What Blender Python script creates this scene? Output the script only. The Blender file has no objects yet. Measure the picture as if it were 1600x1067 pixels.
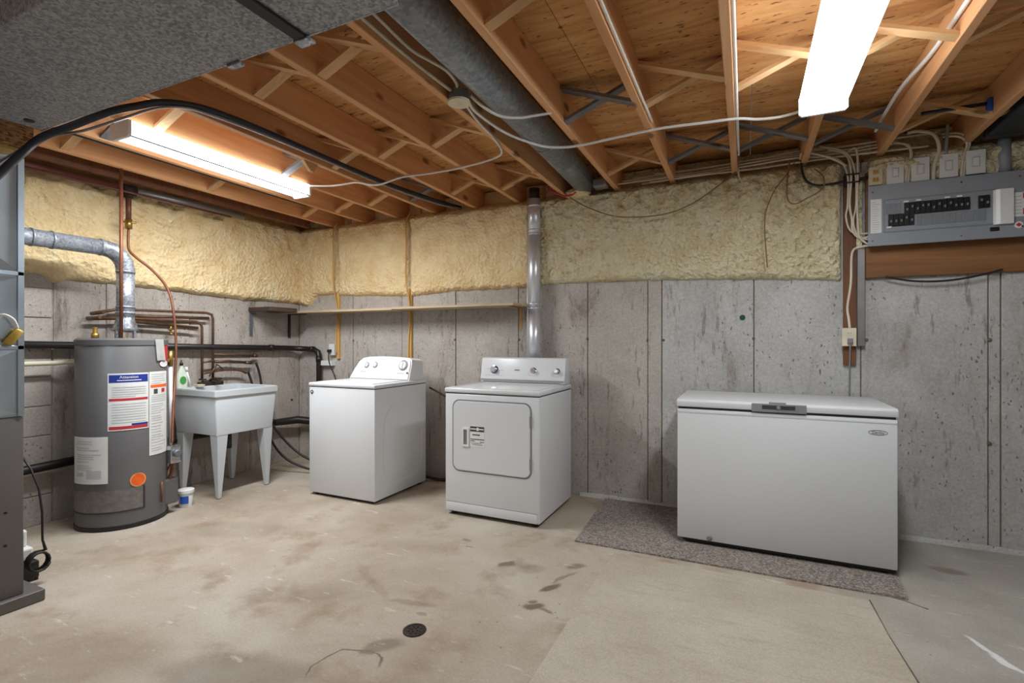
import bpy, bmesh, math, random
from mathutils import Vector, Matrix, noise as mnoise
random.seed(7)
PI = math.pi
scene = bpy.context.scene
COL = scene.collection

# ------------------------------------------------------------------ camera
cam_d = bpy.data.cameras.new('camera')
cam = bpy.data.objects.new('camera', cam_d)
COL.objects.link(cam)
cam_d.sensor_fit = 'HORIZONTAL'
cam_d.sensor_width = 36.0
cam_d.lens = 36.0 * 780.0 / 1600.0
cam_d.clip_start = 0.02
cam.location = (0.0, 0.0, 1.23)
cam.rotation_euler = (math.radians(90), 0, math.atan(365.0 / 780.0))
scene.camera = cam

# ------------------------------------------------------------------ world and exposure
world = bpy.data.worlds.new('world')
scene.world = world
world.use_nodes = True
world.node_tree.nodes['Background'].inputs[0].default_value = (0.9, 0.95, 1.0, 1)
world.node_tree.nodes['Background'].inputs[1].default_value = 0.05
vs = scene.view_settings
vs.view_transform = 'Standard'
vs.look = 'None'
vs.exposure = 0.93
vs.gamma = 1.0
vs.use_curve_mapping = False
LAMP_LEFT = ((0.92, 0.96, 1.0), 5.2, 29.0)     # colour, diffuser glow, downward light
LAMP_RIGHT = ((0.86, 0.94, 1.0), 7.5, 12.0)
LAMP_REAR_FILL = ((0.88, 0.95, 1.0), 5.0, 3.2)  # fill for the room from added fixtures, unseen behind the camera

# ------------------------------------------------------------------ room constants
XL, YB, XR, YR = -4.30, 3.85, 3.30, -3.40      # wall faces
ZJ, ZS = 2.40, 2.582                            # joist undersides, subfloor underside
JS, J0 = 0.417, -0.068                          # joist spacing and the joist nearest the camera axis


def lin(r, g, b):
    f = lambda c: (c / 255.0) / 12.92 if c / 255.0 <= 0.04045 else ((c / 255.0 + 0.055) / 1.055) ** 2.4
    return (f(r), f(g), f(b), 1.0)


# ------------------------------------------------------------------ materials
class NT:
    def __init__(self, name):
        self.m = bpy.data.materials.new(name)
        self.m.use_nodes = True
        self.t = self.m.node_tree
        self.b = self.t.nodes['Principled BSDF']
        self.pos = self.t.nodes.new('ShaderNodeNewGeometry').outputs['Position']

    def n(self, typ, **kw):
        nd = self.t.nodes.new(typ)
        for k, v in kw.items():
            setattr(nd, k, v)
        return nd

    def link(self, a, b):
        self.t.links.new(a, b)

    def put(self, sock, v):
        if hasattr(v, 'links') or isinstance(v, bpy.types.NodeSocket):
            self.link(v, sock)
        else:
            sock.default_value = v

    def mapped(self, scale=(1, 1, 1), loc=(0, 0, 0), rot=(0, 0, 0), vec=None):
        mp = self.n('ShaderNodeMapping')
        mp.inputs['Scale'].default_value = scale
        mp.inputs['Location'].default_value = loc
        mp.inputs['Rotation'].default_value = rot
        self.link(vec or self.pos, mp.inputs['Vector'])
        return mp.outputs[0]

    def noise(self, scale, detail=4, rough=0.55, vec=None, dist=0.0):
        nd = self.n('ShaderNodeTexNoise')
        nd.inputs['Scale'].default_value = scale
        nd.inputs['Detail'].default_value = detail
        nd.inputs['Roughness'].default_value = rough
        nd.inputs['Distortion'].default_value = dist
        self.link(vec or self.pos, nd.inputs['Vector'])
        return nd.outputs[0]

    def voro(self, scale, vec=None, feature='F1', out='Distance', rnd=1.0):
        nd = self.n('ShaderNodeTexVoronoi', feature=feature)
        nd.inputs['Scale'].default_value = scale
        nd.inputs['Randomness'].default_value = rnd
        self.link(vec or self.pos, nd.inputs['Vector'])
        return nd.outputs[out]

    def ramp(self, fac, stops, interp='LINEAR'):
        nd = self.n('ShaderNodeValToRGB')
        nd.color_ramp.interpolation = interp
        els = nd.color_ramp.elements
        els[0].position, els[0].color = stops[0][0], stops[0][1]
        els[1].position, els[1].color = stops[-1][0], stops[-1][1]
        for p, c in stops[1:-1]:
            e = els.new(p)
            e.color = c
        self.link(fac, nd.inputs[0])
        return nd.outputs[0]

    def step(self, fac, a, b):
        nd = self.n('ShaderNodeMapRange', interpolation_type='SMOOTHSTEP')
        nd.inputs['From Min'].default_value = a
        nd.inputs['From Max'].default_value = b
        self.link(fac, nd.inputs[0])
        return nd.outputs[0]

    def math(self, op, a, b=0.0, clamp=False):
        nd = self.n('ShaderNodeMath', operation=op, use_clamp=clamp)
        self.put(nd.inputs[0], a)
        self.put(nd.inputs[1], b)
        return nd.outputs[0]

    def mix(self, fac, a, b, mode='MIX'):
        nd = self.n('ShaderNodeMix', data_type='RGBA', blend_type=mode)
        self.put(nd.inputs[0], fac)
        self.put(nd.inputs[6], a)
        self.put(nd.inputs[7], b)
        return nd.outputs[2]

    def bump(self, h, strength=0.3, dist=0.01):
        nd = self.n('ShaderNodeBump')
        nd.inputs['Strength'].default_value = strength
        nd.inputs['Distance'].default_value = dist
        self.link(h, nd.inputs['Height'])
        self.link(nd.outputs[0], self.b.inputs['Normal'])

    def rnd(self):
        return self.n('ShaderNodeObjectInfo').outputs['Random']

    def out(self, col, rough=0.6, metal=0.0):
        self.put(self.b.inputs['Base Color'], col)
        self.put(self.b.inputs['Roughness'], rough)
        self.b.inputs['Metallic'].default_value = metal
        return self.m


def plain(name, rgb, rough=0.5, metal=0.0, var=0.06, scale=9.0, coat=0.0):
    t = NT(name)
    c = lin(*rgb)
    d = tuple(x * (1 - var * 2) for x in c[:3]) + (1,)
    e = tuple(min(1, x * (1 + var)) for x in c[:3]) + (1,)
    f = t.noise(scale, 3)
    t.b.inputs['Coat Weight'].default_value = coat
    return t.out(t.ramp(f, [(0.3, d), (0.7, e)]), rough, metal)


def make_concrete(name, light, dark, brown, pit=1.0, streak=1.0):
    t = NT(name)
    big = t.noise(1.3, 5, 0.6)
    col = t.ramp(big, [(0.3, lin(*dark)), (0.68, lin(*light))])
    st = t.noise(1.0, 6, 0.7, t.mapped((5, 5, 1.1)), 0.5)
    col = t.mix(t.math('MULTIPLY', t.step(st, 0.54, 0.74), min(1.0, 0.55 * streak)), col, lin(*brown))
    st2 = t.noise(1.0, 4, 0.75, t.mapped((24, 24, 3.6), (3, 1, 2)))
    col = t.mix(t.math('MULTIPLY', t.step(st2, 0.57, 0.70), 0.4 * streak), col, lin(88, 82, 78))
    fine = t.noise(70, 3)
    col = t.mix(0.5, col, t.ramp(fine, [(0.3, (0.36, 0.36, 0.36, 1)), (0.7, (0.62, 0.62, 0.62, 1))]), 'OVERLAY')
    pv = t.mapped((1, 1, 0.55))
    pv2 = t.n('ShaderNodeVectorMath', operation='ADD')
    t.link(pv, pv2.inputs[0])
    w = t.n('ShaderNodeVectorMath', operation='SCALE')
    nz = t.n('ShaderNodeTexNoise')
    nz.inputs['Scale'].default_value = 30
    t.link(t.pos, nz.inputs['Vector'])
    t.link(nz.outputs['Color'], w.inputs[0])
    w.inputs['Scale'].default_value = 0.03
    t.link(w.outputs[0], pv2.inputs[1])
    v = t.voro(38, pv2.outputs[0])
    gate = t.step(t.noise(3.0, 4, vec=t.mapped((1, 1, .6), (5, 5, 5))), 0.42, 0.60)
    pits = t.math('MULTIPLY', t.math('SUBTRACT', 1.0, t.step(v, 0.10, 0.24)), gate)
    col = t.mix(t.math('MULTIPLY', pits, min(1.0, 0.65 * pit)), col, lin(88, 82, 76))
    h = t.math('SUBTRACT', t.math('MULTIPLY', fine, 0.25), pits)
    t.bump(t.math('ADD', h, t.math('MULTIPLY', big, 0.6)), 0.45, 0.006)
    return t.out(col, 0.9)


MAT = {}
MAT['concrete'] = make_concrete('poured_concrete', (198, 196, 192), (164, 161, 156), (142, 128, 115), 1.2, 1.3)
MAT['concrete_left'] = make_concrete('poured_concrete_aged', (190, 181, 172), (150, 140, 130), (104, 89, 76), 1.2, 1.6)
MAT['block'] = make_concrete('concrete_block', (186, 177, 168), (160, 150, 140), (140, 124, 110), 1.3, 0.4)
MAT['concrete_dark'] = plain('concrete_seam', (116, 98, 84), 0.95, 0, 0.15, 20)
MAT['tie'] = plain('form_tie_plug', (112, 96, 84), 0.9, 0, 0.2, 60)
MAT['concrete_warm'] = make_concrete('poured_concrete_warm', (194, 187, 179), (158, 150, 141), (124, 108, 94), 1.1, 1.5)
MAT['mortar'] = plain('block_mortar', (170, 160, 150), 0.95, 0, 0.15, 20)


def make_floor():
    t = NT('floor_concrete')
    n1 = t.noise(1.1, 6, 0.62, dist=0.4)
    n2 = t.noise(3.4, 5, 0.6, t.mapped((1, 1, 1), (4, 2, 0)))
    col = t.ramp(n1, [(0.28, lin(146, 131, 112)), (0.5, lin(172, 159, 142)), (0.72, lin(188, 180, 167))])
    col = t.mix(t.math('MULTIPLY', t.step(n2, 0.50, 0.72), 0.6), col, lin(140, 116, 90))
    sx = t.n('ShaderNodeSeparateXYZ')
    t.link(t.pos, sx.inputs[0])
    # newer grey slab to the right of the mat
    g = t.step(t.math('ADD', sx.outputs[0], t.math('MULTIPLY', n2, 0.25)), 0.45, 0.85)
    col = t.mix(t.math('MULTIPLY', g, 0.75), col, t.ramp(n2, [(0.3, lin(142, 139, 130)), (0.7, lin(176, 173, 164))]))
    # stains with their own outlines: x, y, half length, half width, angle, darkness
    stains = [(-1.19, 2.50, .06, .028, 1.2, .75), (-1.05, 2.50, .10, .07, .3, .28), (-.89, 2.34, .075, .022, 1.15, .85),
              (-.86, 2.47, .10, .016, 1.15, .5), (-.84, 2.62, .05, .035, .5, .6), (-.89, 2.15, .05, .035, .4, .85), (-.92, 2.19, .03, .02, .4, .7),
              (-.83, 2.13, .05, .012, -.2, .6), (-1.57, 2.69, .03, .02, 0, .5), (-1.5, 2.60, .03, .015, 0, .4),
              (-1.33, 1.60, .10, .05, .9, .5), (-1.36, 1.55, .05, .025, .2, .6), (-1.72, 1.24, .34, .13, .35, .42), (-2.0, 1.75, .28, .10, .5, .14),
              (-1.75, 2.02, .30, .03, -.55, .16), (-1.42, 1.93, .14, .02, .2, .3), (-1.33, 1.86, .03, .02, 0, .4), (-3.0, 2.2, .4, .16, .4, .22),
              (.62, 3.45, .18, .06, .3, .35), (.98, 3.42, .10, .05, -.2, .5), (-3.95, 2.6, .5, .35, 0, .2)]
    wob = t.n('ShaderNodeTexNoise')
    wob.inputs['Scale'].default_value = 7
    wob.inputs['Detail'].default_value = 4
    t.link(t.pos, wob.inputs['Vector'])
    sc = t.n('ShaderNodeVectorMath', operation='MULTIPLY_ADD')
    t.link(wob.outputs['Color'], sc.inputs[0])
    sc.inputs[1].default_value = (0.09, 0.09, 0)
    t.link(t.pos, sc.inputs[2])
    pos2 = sc.outputs[0]
    mask = None
    for (x, y, a, b, ang, k) in stains:
        mp = t.n('ShaderNodeMapping', vector_type='TEXTURE')
        mp.inputs['Location'].default_value = (x + .045, y + .045, 0)
        mp.inputs['Rotation'].default_value = (0, 0, ang)
        mp.inputs['Scale'].default_value = (a, b, 1)
        t.link(pos2, mp.inputs[0])
        ln = t.n('ShaderNodeVectorMath', operation='LENGTH')
        t.link(mp.outputs[0], ln.inputs[0])
        s = t.math('MULTIPLY', t.math('SUBTRACT', 1.0, t.step(ln.outputs['Value'], 0.55, 1.15)), k)
        mask = s if mask is None else t.math('MAXIMUM', mask, s)
    # curved hairline crack beside the drain
    mp = t.n('ShaderNodeMapping', vector_type='TEXTURE')
    mp.inputs['Location'].default_value = (-1.315, 1.465, 0)
    mp.inputs['Scale'].default_value = (0.135, 0.135, 1)
    t.link(pos2, mp.inputs[0])
    ln = t.n('ShaderNodeVectorMath', operation='LENGTH')
    t.link(mp.outputs[0], ln.inputs[0])
    ring = t.math('SUBTRACT', 1.0, t.step(t.math('ABSOLUTE', t.math('SUBTRACT', ln.outputs['Value'], 1.0)), 0.01, 0.05))
    sp = t.n('ShaderNodeSeparateXYZ')
    t.link(mp.outputs[0], sp.inputs[0])
    ring = t.math('MULTIPLY', ring, t.step(t.math('ADD', sp.outputs[1], t.math('MULTIPLY', sp.outputs[0], -0.8)), -0.3, 0.2))
    mask = t.math('MAXIMUM', mask, t.math('MULTIPLY', ring, 0.8))
    col = t.mix(mask, col, lin(96, 78, 58))
    # pale plaster smears on the right
    for (x, y, a, b, ang) in ((.875, 2.62, .10, .014, -1.2), (.90, 2.53, .07, .018, -1.1)):
        mp = t.n('ShaderNodeMapping', vector_type='TEXTURE')
        mp.inputs['Location'].default_value = (x + .045, y + .045, 0)
        mp.inputs['Rotation'].default_value = (0, 0, ang)
        mp.inputs['Scale'].default_value = (a, b, 1)
        t.link(pos2, mp.inputs[0])
        ln = t.n('ShaderNodeVectorMath', operation='LENGTH')
        t.link(mp.outputs[0], ln.inputs[0])
        col = t.mix(t.math('MULTIPLY', t.math('SUBTRACT', 1.0, t.step(ln.outputs['Value'], 0.6, 1.1)), .8), col, lin(226, 226, 222))
    # pale scrapes
    sv = t.noise(1.0, 4, 0.7, t.mapped((5, 19, 5), (2, 7, 0), (0, 0, 0.6)))
    col = t.mix(t.math('MULTIPLY', t.step(sv, 0.60, 0.72), 0.4), col, lin(226, 220, 208))
    dots = t.math('SUBTRACT', 1.0, t.step(t.voro(15.0, t.mapped((1, 1, 0.0))), 0.05, 0.09))
    dg = t.step(t.noise(1.7, 2), 0.5, 0.6)
    col = t.mix(t.math('MULTIPLY', t.math('MULTIPLY', dots, dg), 0.7), col, lin(90, 78, 66))
    fine = t.noise(95, 3)
    col = t.mix(0.4, col, t.ramp(fine, [(0.3, (0.38, 0.38, 0.38, 1)), (0.7, (0.60, 0.60, 0.60, 1))]), 'OVERLAY')
    t.bump(t.math('ADD', t.math('MULTIPLY', fine, 0.2), n2), 0.3, 0.006)
    return t.out(col, t.ramp(n2, [(0.3, (0.62, 0.62, 0.62, 1)), (0.7, (0.8, 0.8, 0.8, 1))]))


def make_patch():
    t = NT('patched_floor_concrete')
    n1 = t.noise(1.6, 5, 0.6)
    n2 = t.noise(1.0, 4, 0.65, t.mapped((4, 22, 4), (0, 0, 0), (0, 0, 0.25)))
    col = t.ramp(n1, [(0.3, lin(168, 155, 136)), (0.7, lin(188, 179, 164))])
    col = t.mix(t.math('MULTIPLY', t.step(n2, 0.5, 0.72), 0.35), col, lin(152, 138, 118))
    fine = t.noise(140, 2)
    col = t.mix(0.5, col, t.ramp(fine, [(0.3, (0.38, 0.38, 0.38, 1)), (0.7, (0.62, 0.62, 0.62, 1))]), 'OVERLAY')
    t.bump(t.math('ADD', t.math('MULTIPLY', fine, 0.3), n2), 0.25, 0.004)
    return t.out(col, 0.8)


MAT['floor'] = make_floor()
MAT['patch'] = make_patch()


def make_wood(name, a, b, knot, along='Y', grain=1.0, spots=0.8):
    t = NT(name)
    s = {'Y': (18, 1.1, 18), 'X': (1.1, 18, 18), 'Z': (18, 18, 1.1)}[along]
    r = t.rnd()
    comb = t.n('ShaderNodeCombineXYZ')
    t.link(t.math('MULTIPLY', r, 40.0), comb.inputs[0])
    t.link(t.math('MULTIPLY', r, 17.0), comb.inputs[1])
    add = t.n('ShaderNodeVectorMath', operation='ADD')
    t.link(t.pos, add.inputs[0])
    t.link(comb.outputs[0], add.inputs[1])
    p = add.outputs[0]
    g = t.noise(1.0, 6, 0.62, t.mapped(s, vec=p), 0.6)
    col = t.ramp(g, [(0.3, lin(*a)), (0.7, lin(*b))])
    g2 = t.noise(1.0, 3, 0.5, t.mapped(tuple(x * 0.18 for x in s), vec=p))
    col = t.mix(t.math('MULTIPLY', t.step(g2, 0.45, 0.7), 0.4 * grain), col, lin(*a))
    ks = {'Y': (5.5, 2.6, 5.5), 'X': (2.6, 5.5, 5.5), 'Z': (5.5, 5.5, 2.6)}[along]
    k = t.voro(1.0, t.mapped(ks, vec=p))
    kn = t.math('SUBTRACT', 1.0, t.step(k, 0.06, 0.15))
    col = t.mix(t.math('MULTIPLY', kn, spots), col, lin(*knot))
    v = t.math('ADD', 0.86, t.math('MULTIPLY', r, 0.28))
    hs = t.n('ShaderNodeHueSaturation')
    t.link(v, hs.inputs['Value'])
    t.link(col, hs.inputs['Color'])
    t.bump(g, 0.15, 0.003)
    return t.out(hs.outputs[0], 0.68)


MAT['joist'] = make_wood('joist_lumber', (203, 144, 94), (228, 178, 129), (104, 62, 36))
MAT['brace'] = make_wood('bridging_lumber', (196, 150, 100), (226, 186, 136), (110, 74, 44), 'X')
MAT['brace_grey_shaded'] = make_wood('greyed_and_shaded_lumber', (92, 92, 96), (136, 132, 130), (60, 54, 50), 'X')  # greyed lumber, also painting the cool shade on back-row braces
MAT['board'] = make_wood('varnished_plywood_board', (120, 78, 42), (160, 110, 64), (80, 48, 24), 'X', 1.2, 0.5)
MAT['stud'] = make_wood('dark_brown_board', (96, 58, 34), (126, 80, 48), (50, 28, 16), 'Z', 1.0, 0.3)
MAT['strip'] = make_wood('yellowed_batten', (188, 142, 72), (222, 184, 112), (120, 78, 36), 'Z', 1.0, 0.3)
MAT['shelfwood'] = make_wood('weathered_shelf_board', (150, 130, 104), (200, 180, 148), (88, 70, 50), 'X', 1.0, 0.5)
MAT['shelfdark'] = make_wood('dark_shelf_board', (58, 44, 35), (84, 66, 52), (34, 24, 18), 'Y', 1.0, 0.3)


def make_plywood():
    t = NT('subfloor_plywood')
    r = t.rnd()
    g = t.noise(1.0, 6, 0.65, t.mapped((2.2, 15, 10)), 1.2)
    col = t.ramp(g, [(0.28, lin(172, 118, 66)), (0.5, lin(206, 152, 92)), (0.75, lin(222, 174, 116))])
    d = t.noise(1.0, 2, 0.5, t.mapped((20, 62, 20), (3, 1, 0)))
    col = t.mix(t.math('MULTIPLY', t.step(d, 0.64, 0.69), 0.85), col, lin(92, 56, 26))
    k = t.voro(1.0, t.mapped((3.4, 7.5, 1), (1, 2, 0)))
    col = t.mix(t.math('MULTIPLY', t.math('SUBTRACT', 1.0, t.step(k, 0.03, 0.10)), 0.8), col, lin(84, 44, 18))
    hs = t.n('ShaderNodeHueSaturation')
    t.link(t.math('ADD', 0.88, t.math('MULTIPLY', r, 0.2)), hs.inputs['Value'])
    t.link(col, hs.inputs['Color'])
    t.bump(g, 0.15, 0.002)
    return t.out(hs.outputs[0], 0.75)


MAT['plywood'] = make_plywood()


def make_osb():
    t = NT('strand_board')
    c = t.voro(1.0, t.mapped((60, 60, 160)), out='Color')
    sx = t.n('ShaderNodeSeparateColor')
    t.link(c, sx.inputs[0])
    col = t.ramp(sx.outputs[0], [(0.1, lin(96, 66, 38)), (0.9, lin(168, 128, 82))])
    return t.out(col, 0.8)


MAT['osb'] = make_osb()


def make_galv(name, a, b, rough=0.42, scale=120, metal=0.75, stretch=(1, 1, 1)):
    t = NT(name)
    v = t.voro(scale, t.mapped(stretch), out='Color')
    sx = t.n('ShaderNodeSeparateColor')
    t.link(v, sx.inputs[0])
    n = t.noise(3, 3)
    f = t.math('ADD', t.math('MULTIPLY', sx.outputs[0], 0.75), t.math('MULTIPLY', n, 0.35))
    col = t.ramp(f, [(0.15, lin(*a)), (0.95, lin(*b))])
    t.bump(n, 0.1, 0.01)
    return t.out(col, rough, metal)


MAT['duct'] = make_galv('dull_galvanised_duct', (116, 118, 122), (176, 178, 182), 0.55, 130, 0.45)
MAT['round_duct'] = make_galv('branch_duct_metal', (128, 134, 140), (160, 166, 172), 0.45, 60, 0.55)
MAT['galv'] = make_galv('galvanised_sheet', (128, 136, 144), (196, 202, 208), 0.34, 70, 0.85)
MAT['flue'] = make_galv('flue_pipe_metal', (126, 131, 139), (178, 183, 190), 0.45, 90, 0.55)
MAT['vent'] = plain('bright_vent_pipe', (222, 225, 231), 0.36, 0.65, 0.03)
MAT['plenum'] = plain('plenum_sheet_metal', (186, 199, 209), 0.34, 0.7, 0.08, 4)


def make_foam(name, a, b, c, sc=1.0, amount=0.6):
    t = NT(name)
    n = t.noise(5 * sc, 5, 0.62)
    col = t.ramp(n, [(0.3, lin(*a)), (0.55, lin(*b)), (0.78, lin(*c))])
    f = t.noise(60 * sc, 4, 0.6)
    v = t.voro(34 * sc)
    t.bump(t.math('ADD', f, t.math('MULTIPLY', v, 0.9)), amount, 0.034)
    return t.out(col, 0.85)


MAT['foam_tan'] = make_foam('tan_spray_foam', (232, 200, 146), (246, 222, 172), (250, 232, 192), 1.0, 0.65)
MAT['foam_pale'] = make_foam('pale_spray_foam', (238, 218, 168), (250, 238, 198), (254, 248, 222), 1.0, 1.0)


def make_enamel(name, rgb, rough=0.32):
    t = NT(name)
    n = t.noise(2.0, 3)
    c = lin(*rgb)
    col = t.ramp(n, [(0.3, tuple(x * 0.965 for x in c[:3]) + (1,)), (0.7, c)])
    return t.out(col, rough)


MAT['white'] = make_enamel('white_enamel', (216, 217, 218), 0.28)
MAT['freezer'] = make_enamel('freezer_white', (210, 211, 211), 0.42)
MAT['white_plastic'] = make_enamel('white_plastic', (228, 228, 226), 0.38)
MAT['tub'] = make_enamel('tub_plastic', (200, 204, 206), 0.5)
MAT['grey_trim'] = plain('grey_trim', (128, 129, 131), 0.45)
MAT['dark_gap'] = plain('dark_gasket', (52, 52, 54), 0.7)
MAT['black'] = plain('black_plastic', (24, 23, 23), 0.45)
MAT['abs'] = plain('black_drain_plastic', (30, 26, 24), 0.4)
MAT['chrome'] = plain('chrome', (200, 202, 206), 0.14, 1.0, 0.02)
MAT['heater'] = plain('charcoal_heater_paint', (102, 100, 100), 0.42, 0.1, 0.05, 3)
MAT['heater_panel'] = plain('brushed_burner_panel', (128, 124, 120), 0.5, 0.4, 0.12, 30)
MAT['furnace'] = plain('furnace_paint', (106, 102, 100), 0.45, 0.15, 0.05, 3)
MAT['copper'] = plain('copper_tube', (134, 82, 56), 0.5, 0.4, 0.12, 14)
MAT['bronze'] = plain('tarnished_copper', (112, 84, 62), 0.5, 0.5, 0.2, 18)
MAT['ironpipe'] = plain('brown_iron_pipe', (116, 70, 58), 0.5, 0.3, 0.12, 8)
MAT['brass'] = plain('brass', (176, 140, 70), 0.35, 0.8, 0.1)
MAT['steel_grey'] = plain('grey_pipe', (150, 146, 146), 0.38, 0.6, 0.08)
MAT['cable'] = plain('cream_cable', (216, 206, 186), 0.55, 0, 0.05)
MAT['cable_white'] = plain('white_cable', (232, 230, 224), 0.5, 0, 0.03)
MAT['cable_black'] = plain('black_cable', (34, 30, 28), 0.55)
MAT['cable_brown'] = plain('brown_wire', (130, 100, 66), 0.6)
MAT['hose_black'] = plain('black_foam_hose', (38, 42, 50), 0.5)
MAT['panel'] = plain('grey_panel_paint', (146, 151, 157), 0.42, 0.1, 0.03)
MAT['panel_dark'] = plain('panel_recess', (128, 132, 136), 0.5, 0.1, 0.03)
MAT['paper'] = plain('white_paper', (226, 226, 222), 0.7, 0, 0.03)
MAT['paper_grey'] = plain('grey_print', (192, 194, 194), 0.7, 0, 0.05)
MAT['ink'] = plain('dark_print', (70, 68, 68), 0.7)
MAT['blue'] = plain('blue_print', (26, 48, 140), 0.6, 0, 0.04)
MAT['red'] = plain('red_print', (190, 44, 52), 0.6, 0, 0.05)
MAT['orange'] = plain('orange_sticker', (244, 104, 32), 0.5, 0, 0.04)
MAT['orange_light'] = plain('orange_sticker_rim', (244, 160, 96), 0.5, 0, 0.04)
MAT['green'] = plain('green_label', (70, 150, 72), 0.5)
MAT['dark_green'] = plain('dark_green_paint', (28, 78, 62), 0.8)
MAT['bluebit'] = plain('blue_plastic', (34, 84, 176), 0.4)
MAT['bottle'] = plain('milky_bottle_plastic', (214, 224, 208), 0.35, 0, 0.05)
MAT['iron'] = plain('rusted_iron', (58, 46, 38), 0.7, 0.4, 0.25, 60)
MAT['ivory'] = plain('ivory_plastic', (224, 214, 186), 0.45)
MAT['yellow_tag'] = plain('yellow_tag', (190, 160, 60), 0.6, 0, 0.15, 40)
MAT['dark_steel'] = plain('dark_bracket_steel', (60, 58, 58), 0.5, 0.4)
MAT['grey_steel'] = plain('grey_bracket_steel', (120, 124, 130), 0.45, 0.5)


def make_carpet():
    t = NT('speckled_carpet')
    n = t.noise(210, 3, 0.7)
    v = t.voro(130, out='Color')
    sx = t.n('ShaderNodeSeparateColor')
    t.link(v, sx.inputs[0])
    f = t.math('ADD', t.math('MULTIPLY', n, 0.6), t.math('MULTIPLY', sx.outputs[0], 0.4))
    col = t.ramp(f, [(0.25, lin(94, 84, 77)), (0.5, lin(146, 134, 124)), (0.8, lin(194, 184, 174))])
    t.bump(f, 0.8, 0.012)
    return t.out(col, 0.95)


MAT['carpet'] = make_carpet()


def make_lamp(name, colour, strength):
    t = NT(name)
    t.b.inputs['Emission Color'].default_value = colour + (1,)
    t.b.inputs['Emission Strength'].default_value = strength
    n = t.noise(3, 2)
    return t.out(t.ramp(n, [(0.3, (0.8, 0.8, 0.8, 1)), (0.7, (0.86, 0.86, 0.86, 1))]), 0.4)


# ------------------------------------------------------------------ geometry helpers
def nb():
    return bmesh.new()


def box(bm, x0, x1, y0, y1, z0, z1, bev=0.0, seg=2):
    r = bmesh.ops.create_cube(bm, size=1.0)
    vs_ = r['verts']
    for v in vs_:
        v.co = Vector((x0 + (v.co.x + .5) * (x1 - x0), y0 + (v.co.y + .5) * (y1 - y0), z0 + (v.co.z + .5) * (z1 - z0)))
    if bev > 0:
        es = list({e for v in vs_ for e in v.link_edges})
        bmesh.ops.bevel(bm, geom=es, offset=bev, segments=seg, affect='EDGES', profile=0.5)
    return bm


def bx(*a, **k):
    return box(nb(), *a, **k)


def smooth_path(pts, n=6):
    pts = [Vector(p) for p in pts]
    if len(pts) < 3:
        return pts
    out = []
    for i in range(len(pts) - 1):
        p0 = pts[max(i - 1, 0)]
        p1, p2 = pts[i], pts[i + 1]
        p3 = pts[min(i + 2, len(pts) - 1)]
        for k in range(n):
            t = k / n
            out.append(0.5 * ((2 * p1) + (p2 - p0) * t + (2 * p0 - 5 * p1 + 4 * p2 - p3) * t * t + (3 * p1 - p0 - 3 * p2 + p3) * t ** 3))
    out.append(pts[-1])
    return out


def tube(bm, pts, r, seg=8, smooth=0, cap=True):
    pts = smooth_path(pts, smooth) if smooth else [Vector(p) for p in pts]
    rings = []
    nrm = None
    for i, p in enumerate(pts):
        a = pts[max(i - 1, 0)]
        b = pts[min(i + 1, len(pts) - 1)]
        t = (b - a).normalized()
        if nrm is None:
            nrm = t.orthogonal().normalized()
        nrm = (nrm - t * nrm.dot(t))
        nrm = nrm.normalized() if nrm.length > 1e-6 else t.orthogonal().normalized()
        bn = t.cross(nrm)
        rr = r[i] if isinstance(r, (list, tuple)) else r
        # widen at a corner so that the tube keeps its width
        if 0 < i < len(pts) - 1:
            c = (pts[i] - a).normalized().dot((b - pts[i]).normalized())
            rr = rr / max(0.6, math.sqrt(max(0.0, (1 + c) / 2)))
        rings.append([bm.verts.new(p + (nrm * math.cos(2 * PI * k / seg) + bn * math.sin(2 * PI * k / seg)) * rr) for k in range(seg)])
    for i in range(len(rings) - 1):
        for k in range(seg):
            f = bm.faces.new((rings[i][k], rings[i][(k + 1) % seg], rings[i + 1][(k + 1) % seg], rings[i + 1][k]))
            f.smooth = True
    if cap:
        bm.faces.new(list(reversed(rings[0])))
        bm.faces.new(rings[-1])
    return bm


def lathe(bm, profile, centre, seg=24, axis='Z', smooth=True):
    """profile: (radius, height) pairs along the axis from the centre"""
    c = Vector(centre)
    rings = []
    for r, h in profile:
        ring = []
        for k in range(seg):
            a = 2 * PI * k / seg
            u, w = r * math.cos(a), r * math.sin(a)
            v = {'Z': (u, w, h), 'Y': (u, -h, w), 'X': (h, u, w)}[axis]
            ring.append(bm.verts.new(c + Vector(v)))
        rings.append(ring)
    for i in range(len(rings) - 1):
        for k in range(seg):
            f = bm.faces.new((rings[i][k], rings[i][(k + 1) % seg], rings[i + 1][(k + 1) % seg], rings[i + 1][k]))
            f.smooth = smooth
    bm.faces.new(list(reversed(rings[0])))
    bm.faces.new(rings[-1])
    return bm


def prism(bm, poly, axis, a, b, bev=0.0, seg=2):
    """poly: 2-D outline; axis X: (y, z), Y: (x, z), Z: (x, y)"""
    def pt(u, w, h):
        return {'X': (h, u, w), 'Y': (u, h, w), 'Z': (u, w, h)}[axis]
    lo = [bm.verts.new(pt(u, w, a)) for u, w in poly]
    hi = [bm.verts.new(pt(u, w, b)) for u, w in poly]
    n = len(poly)
    fs = [bm.faces.new(lo), bm.faces.new(list(reversed(hi)))]
    for k in range(n):
        fs.append(bm.faces.new((lo[k], hi[k], hi[(k + 1) % n], lo[(k + 1) % n])))
    bmesh.ops.recalc_face_normals(bm, faces=fs)
    if bev > 0:
        es = list({e for f in fs for e in f.edges})
        bmesh.ops.bevel(bm, geom=es, offset=bev, segments=seg, affect='EDGES', profile=0.5)
    return bm


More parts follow.
